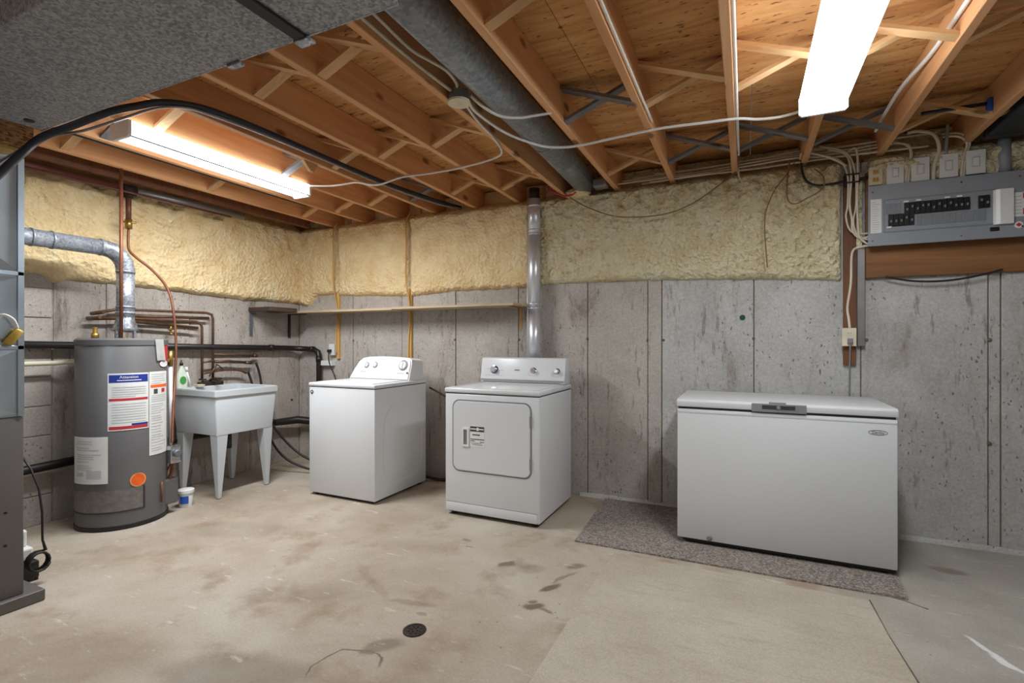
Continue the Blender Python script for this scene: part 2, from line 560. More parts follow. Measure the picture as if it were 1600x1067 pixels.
def round_rect(x0, x1, z0, z1, r, n=6):
    out = []
    for cx, cz, a0 in ((x1 - r, z1 - r, 0), (x0 + r, z1 - r, 90), (x0 + r, z0 + r, 180), (x1 - r, z0 + r, 270)):
        for k in range(n + 1):
            a = math.radians(a0 + 90 * k / n)
            out.append((cx + r * math.cos(a), cz + r * math.sin(a)))
    return out


def frame_ring(bm, outer, inner, axis, a, b):
    """a rim between two outlines with the same number of points"""
    def pt(u, w, h):
        return {'X': (h, u, w), 'Y': (u, h, w), 'Z': (u, w, h)}[axis]
    n = len(outer)
    A = [[bm.verts.new(pt(u, w, h)) for u, w in loop] for h in (a, b) for loop in (outer, inner)]
    fs = []
    for k in range(n):
        j = (k + 1) % n
        fs += [bm.faces.new((A[0][k], A[0][j], A[1][j], A[1][k])), bm.faces.new((A[2][k], A[2][j], A[3][j], A[3][k])),
               bm.faces.new((A[0][k], A[0][j], A[2][j], A[2][k])), bm.faces.new((A[1][k], A[1][j], A[3][j], A[3][k]))]
    bmesh.ops.recalc_face_normals(bm, faces=fs)
    return bm


def curved_patch(bm, c, r, a0, a1, z0, z1, n=10, slant=0.0):
    lo, hi = [], []
    for k in range(n + 1):
        a = math.radians(a0 + (a1 - a0) * k / n)
        dz = slant * k / n
        lo.append(bm.verts.new((c[0] + r * math.cos(a), c[1] + r * math.sin(a), z0 + dz)))
        hi.append(bm.verts.new((c[0] + r * math.cos(a), c[1] + r * math.sin(a), z1 + dz)))
    for k in range(n):
        f = bm.faces.new((lo[k], lo[k + 1], hi[k + 1], hi[k]))
        f.smooth = True
    return bm


def origin_of(o):
    v = Vector((0, 0, 0))
    while o is not None:
        v += o.location
        o = o.parent
    return v


def obj(name, bm, mat, parent=None, sharp=None, at=None):
    """links a bmesh given in world coordinates as one mesh object"""
    me = bpy.data.meshes.new(name)
    off = origin_of(parent) if parent is not None else Vector(at or (0, 0, 0))
    bmesh.ops.translate(bm, verts=bm.verts, vec=-off)
    bm.to_mesh(me)
    bm.free()
    if sharp is not None:
        for p in me.polygons:
            p.use_smooth = True
        me.set_sharp_from_angle(angle=math.radians(sharp))
    me.materials.append(MAT[mat] if isinstance(mat, str) else mat)
    o = bpy.data.objects.new(name, me)
    if parent is not None:
        o.parent = parent
    else:
        o.location = off
    COL.objects.link(o)
    return o


def inst(src, parent, loc, name=None):
    o = src.copy()
    if name:
        o.name = name
    o.parent = parent
    o.location = loc
    COL.objects.link(o)
    return o


def tag(o, label, cat, group=None):
    o['label'] = label
    o['category'] = cat
    if group:
        o['group'] = group
    return o


def thing(name, loc, label, cat, group=None):
    o = bpy.data.objects.new(name, None)
    o.empty_display_size = 0.1
    o.location = loc
    COL.objects.link(o)
    return tag(o, label, cat, group)


def struct(o):
    o['kind'] = 'structure'
    return o


def text(name, body, size, mat, parent, loc, rot, extrude=0.0008, shear=0.0, align='CENTER'):
    cu = bpy.data.curves.new(name, 'FONT')
    cu.body = body
    cu.size = size
    cu.extrude = extrude
    cu.shear = shear
    cu.align_x = align
    cu.align_y = 'CENTER'
    tmp = bpy.data.objects.new(name + '_tmp', cu)
    COL.objects.link(tmp)
    dg = bpy.context.evaluated_depsgraph_get()
    me = bpy.data.meshes.new_from_object(tmp.evaluated_get(dg))
    bpy.data.objects.remove(tmp)
    bpy.data.curves.remove(cu)
    me.transform(Matrix.Translation(Vector(loc) - origin_of(parent)) @ rot.to_4x4())
    me.materials.clear()
    me.materials.append(MAT[mat])
    o = bpy.data.objects.new(name, me)
    o.parent = parent
    COL.objects.link(o)
    return o


FACE_CAM = Matrix.Rotation(PI / 2, 3, 'X')      # lettering on a face that looks towards -Y

# ------------------------------------------------------------------ the room: floor
floor = struct(obj('floor', bx(XL - .2, XR + .2, YR - .2, YB + .2, -0.12, 0.0), 'floor'))
patch = nb()
prism(patch, [(-.705, -1.2), (.60, -1.2), (.56, 2.25), (.54, 2.55), (.53, 2.86), (-.69, 2.88), (-.705, 2.3)], 'Z', -.01, 0.003)
obj('floor_patch', patch, 'patch', floor)
edge = nb()
tube(edge, [(.60, -1.2, .001), (.565, 2.25, .001), (.541, 2.57, .001), (.534, 2.87, .001)], 0.0028, 5)
obj('patch_joint', edge, 'concrete_dark', floor)
edge = nb()
tube(edge, [(.60, 2.96, 0), (.69, 2.93, 0), (.76, 2.885, 0)], 0.003, 5)
obj('floor_crack', edge, 'concrete_dark', floor)
# thin mortar fillet where the slab meets the back wall
fil = nb()
prev = None
for k in range(60):
    x = -1.2 + k * (3.2 / 59)
    w = 0.022 + 0.012 * mnoise.noise(Vector((x * 9, 1, 0)))
    a, b_ = fil.verts.new((x, YB - w, 0.001)), fil.verts.new((x, YB + .002, 0.012 + w * .8))
    if prev:
        fil.faces.new((prev[0], a, b_, prev[1]))
    prev = (a, b_)
obj('mortar_fillet', fil, 'concrete', floor)

# ------------------------------------------------------------------ walls
wb = struct(obj('wall_back', bx(XL - .2, XR + .2, YB + .012, YB + .20, 0, ZJ - .02), 'concrete_dark'))
seams = [XL, -3.56, -2.956, -2.361, -1.742, -1.139, -.67, -.567, .052, .67, 1.296, 1.352, 1.95, 2.55, XR]
for i in range(len(seams) - 1):
    g = .003
    d = [0, .003, -.002, .002, 0, .003, -.003, .001, -.001, .003, .005, -.002, 0, .002][i]
    obj('concrete_panel', bx(seams[i] + g, seams[i + 1] - g, YB + d, YB + .03, 0.0, ZJ - .02, bev=.003, seg=1), 'concrete_warm' if seams[i] < -.6 else 'concrete', wb)
for (x, z) in [(-3.555, 1.24), (-2.37, 1.245), (-1.735, 1.245), (-1.14, 1.25), (-.67, 1.24), (-.555, 1.24), (.05, 1.25), (.70, 1.24), (1.30, 1.24), (1.30, .63), (-3.62, .55)]:
    b = nb()
    lathe(b, [(.011, -.012), (.010, .002), (.006, .004)], (x, YB, z), 10, 'Y')
    obj('form_tie', b, 'tie', wb)
b = nb()
lathe(b, [(.019, -.01), (.019, .0035)], (-.02, YB, 1.398), 14, 'Y')
obj('painted_dot', b, 'dark_green', wb)

wl = struct(obj('wall_left', bx(XL - .2, XL - .006, YR - .2, YB + .2, 0, ZJ - .02), 'mortar'))
ys = [1.766, 2.08, 2.69, 3.265, 3.85]
for i in range(len(ys) - 1):
    d = [0, .004, -.002, .003][i]
    obj('concrete_panel', bx(XL - .03, XL + d, ys[i] + .002, ys[i + 1] - .002, 0, ZJ - .02, bev=.003, seg=1), 'concrete_left', wl)
obj('concrete_panel', bx(XL - .03, XL, YR, .549, 0, ZJ - .02, bev=.003, seg=1), 'concrete_left', wl)
blk = None
for r_ in range(12):
    for c_ in range(3):
        z0 = r_ * 0.199
        y1 = 1.758 - c_ * 0.404
        loc = (XL - .03, y1 - .2, z0)
        if blk is None:
            blk = obj('concrete_block', bx(loc[0] - .0, loc[0] + .034, y1 - .398, y1, z0, z0 + .193, bev=.004, seg=1), 'block', None, at=loc)
            blk.parent = wl
        else:
            inst(blk, wl, (loc[0] + random.uniform(-.003, .003), loc[1], loc[2]))
for (y, z) in [(2.08, .9), (2.69, 1.2), (3.26, .62), (3.75, .62)]:
    b = nb()
    lathe(b, [(.014, -.012), (.012, .006)], (XL, y, z), 10, 'X')
    obj('form_tie', b, 'iron', wl)
wr = struct(obj('wall_right', bx(XR, XR + .2, YR - .2, YB + .2, 0, ZJ - .02), 'concrete'))
wf = struct(obj('wall_rear', bx(XL - .2, XR + .2, YR - .2, YR, 0, ZJ - .02), 'concrete'))

# ------------------------------------------------------------------ ceiling: subfloor sheets, joists, bridging
ceil = struct(bpy.data.objects.new('ceiling', None))
ceil.location = (0, 0, ZJ)
COL.objects.link(ceil)
rows = [YB + .2, 2.83, 1.61, .39, -.83, -2.05, YR - .2]
for i in range(len(rows) - 1):
    x = XL - .2 - (1.1 if i % 2 else .35)
    while x < XR + .2:
        a, b_ = max(x, XL - .2), min(x + 2.44, XR + .2)
        if b_ - a > .05:
            obj('plywood_sheet', bx(a + .0015, b_ - .0015, rows[i + 1] + .0015, rows[i] - .0015, ZS, ZS + .018), 'plywood', ceil)
        x += 2.44
jx = [J0 + JS * k for k in range(-9, 9) if J0 + JS * k < XR]
jsrc = None
for x in jx:
    if jsrc is None:
        jsrc = obj('joist', bx(x - .019, x + .019, YR - .15, YB + .15, ZJ, ZS - .001, bev=.003, seg=1), 'joist', ceil)
        jsrc.data.transform(Matrix.Translation((-x, 0, 0)))
        jsrc.location = (x, 0, 0)
    else:
        inst(jsrc, ceil, (x, 0, 0))
obj('joist', bx(-4.05, -4.01, YR - .15, 3.72, ZJ - .02, ZS - .001, bev=.004, seg=1), 'stud', ceil)
obj('rim_board', bx(XL - .15, XL - .11, YR - .15, YB + .15, ZJ - .02, ZS), 'joist', ceil)
obj('rim_board', bx(XL - .15, XR + .2, YB + .16, YB + .2, ZJ - .02, ZS), 'joist', ceil)
obj('rim_board', bx(XL - .15, XR + .2, YR - .2, YR - .16, ZJ - .02, ZS), 'joist', ceil)
obj('rim_board', bx(XR + .11, XR + .15, YR - .15, YB + .15, ZJ - .02, ZS), 'joist', ceil)


def brace_bm(sgn, y):
    w, d = .052, .019
    hx = JS / 2 - .019
    z0, z1 = .018, .165
    vx = Vector((2 * hx, 0, (z1 - z0))).normalized()
    up = Vector((-vx.z, 0, vx.x))
    b = nb()
    pts = []
    for s in (-1, 1):
        c = Vector((s * hx, y, (z0 + z1) / 2 + s * (z1 - z0) / 2))
        for du in (-d / 2, d / 2):
            for dy in (-w / 2, w / 2):
                p = c + up * du + Vector((0, dy, 0))
                p.x = s * hx
                pts.append(b.verts.new((p.x * sgn, p.y, p.z)))
    for q in ((0, 1, 3, 2), (4, 5, 7, 6), (0, 1, 5, 4), (2, 3, 7, 6), (0, 2, 6, 4), (1, 3, 7, 5)):
        b.faces.new([pts[i] for i in q])
    bmesh.ops.recalc_face_normals(b, faces=b.faces)
    return b


b = nb()
prism(b, [(2.34, 2.40), (2.46, 2.40), (2.425, 2.345), (2.40, 2.345)], 'X', -2.60, -2.575)
obj('wood_cleat', b, 'brace', ceil)
br = {}
for mname in ('brace', 'brace_grey_shaded'):
    for sgn in (1, -1):
        o = obj('bridging_brace', brace_bm(sgn, 0.03 * sgn), mname, None)
        br[(mname, sgn)] = [o, False]
for i in range(len(jx) - 1):
    xm = (jx[i] + jx[i + 1]) / 2
    for yrow in (1.62, 2.52, 3.42):
        if xm > 1.9 or (abs(xm + 1.11) < .05) or (abs(xm + 2.36) < .05 and yrow < 1.8):
            continue
        for sgn in (1, -1):
            mname = 'brace_grey_shaded' if (i * 7 + int(yrow * 3)) % 5 == 1 or (yrow > 3 and -.4 < xm < .7) else 'brace'  # back-row braces near the right lamp are coloured as if in shade
            y = yrow + random.uniform(-.05, .05)
            e = br[(mname, sgn)]
            if not e[1]:
                e[0].parent = ceil
                e[0].location = (xm, y, 0)
                e[1] = True
            else:
                inst(e[0], ceil, (xm, y, 0))
for k, e in br.items():
    if not e[1]:
        bpy.data.objects.remove(e[0])


# ------------------------------------------------------------------ lamps
def ceiling_lamp(name, x0, x1, y0, y1, lamp, label):
    t = thing(name, ((x0 + x1) / 2, (y0 + y1) / 2, ZJ), label, 'ceiling light', 'ceiling light fixtures')
    em = make_lamp(name + '_diffuser', lamp[0], lamp[1])
    w = x1 - x0
    obj('housing', bx(x0 + .02, x1 - .02, y0 + .01, y1 - .01, ZJ - .03, ZJ - .001, bev=.003, seg=1), 'white', t)
    prof = [(x0, ZJ - .004), (x0 + .002, ZJ - .05), (x0 + .016, ZJ - .078), (x0 + w * .3, ZJ - .085), (x1 - w * .3, ZJ - .085), (x1 - .016, ZJ - .078),
            (x1 - .002, ZJ - .05), (x1, ZJ - .004), (x1 - .015, ZJ - .004), (x1 - .015, ZJ - .030), (x0 + .015, ZJ - .030), (x0 + .015, ZJ - .004)]
    b = nb()
    prism(b, prof, 'Y', y0 + .015, y1 - .015)
    obj('diffuser', b, em, t, sharp=40)
    for (a, c) in ((y0, y0 + .016), (y1 - .016, y1)):
        b = nb()
        prism(b, [(x0 - .003, ZJ - .001), (x0 - .003, ZJ - .078), (x0 + .01, ZJ - .09), (x1 - .01, ZJ - .09), (x1 + .003, ZJ - .078), (x1 + .003, ZJ - .001)], 'Y', a, c)
        obj('end_cap', b, 'white_plastic', t)
    if x0 < -2.9 and y0 > 0:
        b = nb()
        tube(b, [(x1 - .001, y0 + .016, ZJ - .084), (x1 - .001, y1 - .016, ZJ - .084)], .0045, 6)
        obj('diffuser_rib', b, 'grey_trim', t)
    ld = bpy.data.lights.new(name + '_tubes', 'AREA')
    ld.shape = 'RECTANGLE'
    ld.size, ld.size_y = w * .82, (y1 - y0) - .05
    ld.color = lamp[0]
    ld.energy = lamp[2]
    lo = bpy.data.objects.new('lamp_tubes', ld)
    lo.parent = t
    lo.location = (0, 0, -.0868)
    COL.objects.link(lo)
    return t


ceiling_lamp('fluorescent_light', -3.105, -2.94, 1.52, 2.74, LAMP_LEFT, 'long white fluorescent light glowing under orange joists above the water heater')
ceiling_lamp('fluorescent_light', .235, .43, 1.55, 2.78, LAMP_RIGHT, 'wide white wraparound fluorescent light near the breaker panel at upper right')
ceiling_lamp('fluorescent_light', -3.10, -2.91, -1.9, -.68, LAMP_REAR_FILL, 'added fill light over the unseen rear half of the room, nearest the left wall')  # this and the next two fixtures are added as unseen fill
ceiling_lamp('fluorescent_light', -.60, -.41, -1.9, -.68, LAMP_REAR_FILL, 'added fill light over the middle of the unseen rear half of the room')
ceiling_lamp('fluorescent_light', 1.90, 2.09, -1.9, -.68, LAMP_REAR_FILL, 'added fill light over the unseen rear half of the room, nearest the right wall')


# ------------------------------------------------------------------ spray foam
def interp(pts, s):
    for (a, va), (b, vb) in zip(pts, pts[1:]):
        if s <= b:
            t = max(0.0, (s - a) / (b - a))
            return va + (vb - va) * t
    return pts[-1][1]


def foam(name, wall, s0, s1, bottom, ztop, T, lump, mat, rim, label, step=.014, seed=0.0, endl=True, endr=True):
    ns = int((s1 - s0) / step)
    nv = int((ztop - 1.64) / step)
    b = nb()
    rings = []
    for i in range(ns + 1):
        s = s0 + (s1 - s0) * i / ns
        zb = interp(bottom, s) + .012 * mnoise.noise(Vector((s * 14, seed, 0))) + .006 * mnoise.noise(Vector((s * 45, seed, 3)))
        row = []
        for k in range(nv + 1):
            v = k / nv
            z = zb + (ztop - zb) * v
            e = min(1.0, (z - zb) / .035)
            if endl:
                e = min(e, (s - s0) / .03)
            if endr:
                e = min(e, (s1 - s) / .03)
            e = math.sqrt(max(0.0, e))
            P = Vector((s, z, seed))
            h = .5 + .5 * mnoise.fractal(P * 4.0, 1.0, 2.0, 4)
            top = max(0.0, min(1.0, (z - 2.12) / .2))
            amp = lump * (0.35 + .65 * top) if not rim == 'lumpy' else lump * (.42 + .75 * top)
            d1 = mnoise.voronoi(P * (15 if rim == 'lumpy' else 11) + Vector((0, 0, mnoise.noise(P * 5))))[0][0]
            bump = math.sqrt(1 - min(1.0, d1 * 1.25) ** 2)
            d2 = mnoise.voronoi(P * 36 + Vector((0, 0, mnoise.noise(P * 9))))[0][0]
            bump2 = math.sqrt(1 - min(1.0, d2 * 1.25) ** 2)
            t = T * e * (.70 + .6 * h) + e * (amp * bump + (.019 if rim == 'lumpy' else .005) * bump2)
            if wall == 'left':
                # sagging ridges in the foam above the flue
                t += e * .034 * (1 - abs(math.sin(z * 11 - s * 3 + 3.2 * mnoise.noise(P * 1.8) + 1.2 * mnoise.noise(P * 7)))) ** 1.5 * (.2 + .8 * min(1, max(0, (z - 1.95) / .2)))
            if z > 2.36:
                q = min(1.0, (z - 2.36) / .10)
                t = t * (1 - q * .55) - q * (.16 if wall == 'back' else .10)
            if wall == 'back':
                row.append(b.verts.new((s, YB - t + .003, z)))
            else:
                row.append(b.verts.new((XL + t - .003, s, z)))
        rings.append(row)
    for i in range(ns):
        for k in range(nv):
            vs4 = (rings[i][k], rings[i + 1][k], rings[i + 1][k + 1], rings[i][k + 1])
            f = b.faces.new(vs4 if wall == 'back' else tuple(reversed(vs4)))
            f.smooth = True
    o = obj(name, b, mat)
    return tag(o, label, 'insulation')


foam('spray_foam', 'left', .3, 3.84, [(.3, 1.69), (1.599, 1.685), (1.70, 1.68), (1.766, 1.632), (1.82, 1.64), (1.84, 1.66), (2.109, 1.66), (2.676, 1.642), (3.286, 1.622), (3.84, 1.63)],
     2.56, .05, .032, 'foam_tan', '', 'tan spray foam band on the upper left wall behind the flue pipe', .014, 1.0, True, False)
foam('spray_foam', 'back', -4.29, -3.74, [(-4.29, 1.62), (-4.15, 1.60), (-4.10, 1.64), (-4.03, 1.70), (-3.74, 1.71)], 2.57, .045, .026, 'foam_tan', '',
     'narrow tan spray foam section in the corner left of the first batten', .013, 4.0, False, True)
foam('spray_foam', 'back', -3.72, -2.855, [(-3.72, 1.69), (-3.3, 1.675), (-2.855, 1.655)], 2.57, .045, .024, 'foam_tan', '',
     'smooth tan spray foam section between the two wooden battens', .013, 7.0)
foam('spray_foam', 'back', -2.835, -1.56, [(-2.835, 1.652), (-2.4, 1.68), (-1.56, 1.682)], 2.57, .05, .028, 'foam_tan', '',
     'tan spray foam section between the second batten and the silver vent pipe', .014, 11.0)
foam('spray_foam', 'back', -1.56, .565, [(-1.56, 1.69), (-1.43, 1.70), (-.716, 1.692), (.059, 1.66), (.565, 1.625)], 2.57, .034, .034, 'foam_pale', 'lumpy',
     'pale lumpy spray foam band above the dryer and freezer', .0085, 15.0)
foam('spray_foam', 'back', .70, 2.3, [(.70, 2.18), (2.3, 2.18)], 2.57, .03, .035, 'foam_pale', 'lumpy',
     'pale lumpy spray foam above the grey breaker panel', .011, 21.0)
foam('spray_foam', 'back', .638, .668, [(.638, 1.80), (.668, 1.80)], 2.3, .03, .015, 'foam_pale', 'lumpy',
     'thin pale foam strip beside the left edge of the breaker panel', .006, 25.0, False, False)

# ------------------------------------------------------------------ battens, shelf, outlet on the back wall (left part)
def batten(x, z0, z1, label):
    t = thing('wooden_batten', (x, YB, z0), label, 'batten')
    obj('strip', bx(x - .016, x + .016, YB - .028, YB + .001, z0, 1.72, bev=.002, seg=1), 'strip', t)
    b = nb()
    tube(b, [(x - .004, YB - .038, z0 + .05), (x - .012, YB - .036, z0 + .25), (x + .008, YB - .036, 1.45), (x, YB - .04, 1.62), (x - .003, YB - .085, 1.8), (x + .004, YB - .09, 2.1), (x, YB - .085, 2.32), (x + .01, YB - .03, 2.44)], .007, 8, 5)
    obj('foam_coated_cable', b, 'strip', t)
    return t


batten(-3.735, 1.055, 1.7, 'yellowed wooden batten with cable above the washer outlet')
batten(-2.842, .95, 1.7, 'yellowed wooden batten with cable running down behind the washer')

sh = thing('wall_shelf', (-2.9, YB, 1.50), 'long weathered wooden shelf board above the washer and dryer', 'shelf')
b = nb()
prism(b, [(-2.86, YB - .001), (-1.585, YB - .001), (-1.585, YB - .12), (-1.66, YB - .285), (-2.86, YB - .275)], 'Z', 1.518, 1.537)
obj('shelf_board', b, 'shelfwood', sh)
b = nb()
prism(b, [(XL + .002, YB - .001), (-2.862, YB - .001), (-2.862, YB - .272), (-3.3, YB - .27), (XL + .30, YB - .28), (XL + .002, YB - .29)], 'Z', 1.513, 1.532)
obj('shelf_board', b, 'shelfwood', sh)
for (x, l) in ((-1.72, 0),):
    b = nb()
    box(b, x - .012, x + .012, YB - .005, YB, 1.33, 1.515)
    box(b, x - .012, x + .012, YB - .22, YB, 1.509, 1.514)
    obj('bracket', b, 'strip' if x > -2 else 'dark_steel', sh)
rs = thing('shelf_return', (XL, 3.4, 1.52), 'short dark shelf board on the left wall joining the corner of the long shelf', 'shelf')
obj('shelf_board', bx(XL + .002, XL + .30, 3.25, YB - .295, 1.515, 1.555, bev=.002, seg=1), 'shelfdark', rs)
b = nb()
box(b, XL + .001, XL + .007, 3.262, 3.292, 1.28, 1.513)
box(b, XL + .001, XL + .22, 3.262, 3.292, 1.508, 1.514)
obj('bracket', b, 'grey_steel', rs)
b = nb()
box(b, XL + .001, XL + .012, 3.70, 3.73, 1.27, 1.513)
box(b, XL + .001, XL + .24, 3.70, 3.73, 1.505, 1.512)
obj('bracket', b, 'dark_steel', rs)

ol = thing('wall_outlet', (-3.79, YB, 1.1), 'white wall outlet with black plug left of the washer', 'outlet')
obj('outlet_box', bx(-3.838, -3.765, YB - .045, YB - .001, 1.09, 1.205, bev=.004), 'white_plastic', ol)
obj('plug', bx(-3.822, -3.795, YB - .085, YB - .044, 1.12, 1.15, bev=.004), 'black', ol)
b = nb()
tube(b, [(-3.81, YB - .07, 1.122), (-3.81, YB - .072, 1.05), (-3.80, YB - .06, .98), (-3.76, YB - .05, .90), (-3.70, YB - .06, .8), (-3.5, YB - .06, .6)], .0055, 8, 5)
tag(obj('power_cord', b, 'cable_black'), 'black power cord dropping from the white outlet behind the washer', 'cord')
b = bx(-3.955, -3.79, YB - .06, YB - .001, .985, 1.035, bev=.003)
tag(obj('pipe_clamp_block', b, 'white_plastic'), 'small white block on the wall between black drain and outlet cord', 'wall box')

# ------------------------------------------------------------------ left wall pipes
def pipe(name, pts, r, mat, label, cat='pipe', seg=10, smooth=0, group=None):
    b = nb()
    tube(b, pts, r, seg, smooth)
    return tag(obj(name, b, mat), label, cat, group)


def couplings(parent, mat, pts, r, length=.05):
    for p, d in pts:
        b = nb()
        d = Vector(d).normalized() * length / 2
        tube(b, [Vector(p) - d, Vector(p) + d], r, 12)
        obj('coupling', b, mat, parent)


t = thing('drain_pipe', (-4.2, 2.6, 1.19), 'black plastic drain pipe running level along the left wall into the corner', 'pipe')
b = nb()
tube(b, [(-4.235, .6, 1.23), (-4.235, 3.60, 1.165), (-4.225, 3.70, 1.16), (-4.17, 3.775, 1.155), (-4.08, 3.79, 1.152), (-4.02, 3.79, 1.148), (-3.965, 3.79, 1.12), (-3.955, 3.79, 1.07), (-3.955, 3.79, .30)], .026, 12)
obj('pipe_run', b, 'abs', t)
couplings(t, 'abs', [((-4.235, 3.45, 1.169), (0, 1, 0)), ((-4.05, 3.79, 1.15), (1, 0, 0)), ((-3.955, 3.79, 1.05), (0, 0, 1)), ((-4.235, 2.2, 1.195), (0, 1, 0))], .031)
t = thing('drain_pipe', (-4.2, 2.6, .42), 'black plastic drain pipe low on the left wall behind the laundry tub', 'pipe')
b = nb()
tube(b, [(-4.225, .6, .36), (-4.225, 1.6, .395), (-4.225, 2.9, .44), (-4.225, 3.40, .43), (-4.20, 3.75, .42), (-3.6, 3.79, .40)], .03, 12)
obj('pipe_run', b, 'abs', t)
couplings(t, 'abs', [((-4.225, 2.78, .44), (0, 1, 0)), ((-4.225, 3.42, .43), (0, 1, 0))], .038, .09)
pipe('condensate_pipe', [(-4.20, .7, 1.085), (-4.20, 1.74, 1.085), (-4.13, 1.83, 1.095), (-4.10, 1.87, 1.10)],   .015, 'ivory', 'thin white plastic pipe ending at the side of the water heater')

t = thing('water_pipe', (-4.2, 2.5, 1.45), 'tarnished upper water pipe with riser to the laundry faucet', 'pipe')
b = nb()
tube(b, [(-4.02, 1.93, 1.43), (-4.235, 1.96, 1.43), (-4.235, 2.12, 1.47), (-4.235, 2.8, 1.478), (-4.235, 2.845, 1.465), (-4.235, 2.856, 1.43), (-4.235, 2.856, .90)], .0105, 10)
obj('pipe_run', b, 'bronze', t)
b = nb()
tube(b, [(-4.235, 2.856, 1.118), (-4.235, 3.27, 1.095)], .010, 10)
tube(b, [(-4.235, 3.25, 1.096), (-4.235, 3.29, 1.094)], .017, 10)
obj('branch', b, 'bronze', t)
b = nb()
tube(b, [(-4.235, 2.856, 1.05), (-4.235, 3.0, 1.055), (-4.235, 3.2, 1.03)], .010, 10)
tube(b, [(-4.235, 3.17, 1.034), (-4.235, 3.23, 1.028)], .015, 10)
obj('branch', b, 'bronze', t)
t = thing('water_pipe', (-4.2, 2.5, 1.40), 'reddish lower copper water pipe bending down beside the soap bottle', 'pipe')
b = nb()
tube(b, [(-4.0, 1.90, 1.395), (-4.225, 1.93, 1.395), (-4.225, 2.25, 1.405), (-4.225, 2.70, 1.398), (-4.225, 2.74, 1.385), (-4.225, 2.752, 1.35), (-4.225, 2.752, .90)], .0105, 10)
obj('pipe_run', b, 'bronze', t)
b = nb()
tube(b, [(-4.225, 2.752, .955), (-4.225, 2.95, .975), (-4.225, 3.10, .965), (-4.225, 3.17, .935)], .010, 10, 4)
obj('branch', b, 'bronze', t)
b = nb()
tube(b, [(-4.225, 2.752, 1.05), (-4.225, 2.86, 1.06)], .009, 10)
tube(b, [(-4.20, 2.80, .93), (-4.20, 2.87, 1.03), (-4.20, 2.92, .99)], .006, 8)
obj('branch', b, 'bronze', t)
pipe('water_pipe', [(-4.24, 2.2, 1.425), (-4.24, 2.82, 1.435)], .0105, 'bronze', 'tarnished straight water pipe just below the uppermost one')
t = thing('water_pipe', (-4.22, 2.5, 1.36), 'lowest tarnished water pipe with a small drain cock behind the flue', 'pipe')
b = nb()
tube(b, [(-4.0, 2.08, 1.385), (-4.215, 2.12, 1.388), (-4.215, 2.71, 1.347)], .0105, 10)
obj('pipe_run', b, 'bronze', t)
b = nb()
tube(b, [(-4.215, 2.49, 1.36), (-4.215, 2.49, 1.31)], .009, 8)
tube(b, [(-4.215, 2.475, 1.33), (-4.215, 2.51, 1.33)], .007, 8)
tube(b, [(-4.215, 2.49, 1.30), (-4.215, 2.495, 1.28)], .012, 8)
obj('drain_cock', b, 'brass', t)
for (ya, yb, za, zb, lab) in ((3.17, 3.235, .94, .0, 'left'), (3.25, 3.315, 1.03, .0, 'right')):
    b = nb()
    if lab == 'left':
        tube(b, [(-4.20, 3.17, .95), (-4.19, 3.20, .85), (-4.12, 3.24, .55), (-3.95, 3.30, .20), (-3.7, 3.40, .05), (-3.45, 3.55, .03), (-3.2, 3.62, .15)], .0105, 8, 6)
        lab = 'black washer hose hanging from the lower valve and curling along the floor'
    else:
        tube(b, [(-4.20, 3.255, 1.03), (-4.19, 3.29, .9), (-4.14, 3.32, .55), (-3.98, 3.40, .28), (-3.75, 3.48, .11), (-3.5, 3.62, .05), (-3.2, 3.66, .2)], .0105, 8, 6)
        lab = 'black washer hose hanging from the upper valve right beside the other hose'
    tag(obj('washer_hose', b, 'cable_black'), lab, 'hose')

# iron gas line under the joists, its drop and the copper lines
t = thing('gas_pipe', (-4.1, 2.3, 2.34), 'brown iron gas pipe under the ceiling along the left wall with a tee', 'pipe')
b = nb()
tube(b, [(-4.12, .6, 2.352), (-4.12, 2.10, 2.345)], .028, 14)
obj('pipe_run', b, 'ironpipe', t)
b = nb()
tube(b, [(-4.12, 2.10, 2.345), (-4.10, 3.05, 2.355)], .030, 14)
obj('pipe_run', b, 'steel_grey', t)
b = nb()
tube(b, [(-4.12, 2.09, 2.345), (-4.12, 2.18, 2.345)], .038, 14)
tube(b, [(-4.12, 2.135, 2.345), (-4.12, 2.135, 2.29)], .030, 12)
obj('tee', b, 'iron', t)
b = nb()
tube(b, [(-4.12, 2.135, 2.30), (-4.12, 2.135, 2.12)], .018, 12)
obj('drop', b, 'ironpipe', t)
b = nb()
tube(b, [(-4.12, 2.135, 2.13), (-4.12, 2.135, 2.06)], .024, 8)
tube(b, [(-4.15, 2.10, 2.11), (-4.09, 2.17, 2.11)], .008, 8)
obj('shutoff_valve', b, 'brass', t)
pipe('gas_tube', [(-4.12, 2.135, 2.06), (-4.12, 2.135, 1.92), (-4.09, 2.16, 1.86), (-4.04, 2.26, 1.76), (-4.0, 2.34, 1.63), (-3.96, 2.36, 1.45), (-3.93, 2.36, 1.2), (-3.90, 2.335, .98), (-3.84, 2.29, .8), (-3.78, 2.245, .62), (-3.75, 2.225, .50)], .009, 'copper',
     'curving copper gas tube swinging down from the ceiling to the heater valve', 'pipe', 8, 5)
pipe('copper_pipe', [(-3.80, 1.925, 1.25), (-3.80, 1.925, 2.39)], .011, 'copper', 'straight copper riser in front of the flue pipe', 'pipe', 10)
pipe('copper_pipe', [(-4.06, 1.2, 2.315), (-4.06, 2.9, 2.315)], .008, 'ironpipe', 'thin copper line hung below the brown gas pipe', 'pipe', 8)
pipe('electrical_conduit', [(-3.60, 1.0, 2.47), (-3.60, 3.30, 2.47)], .020, 'hose_black', 'dark pipe between the joists left of the fluorescent light', 'pipe', 10)

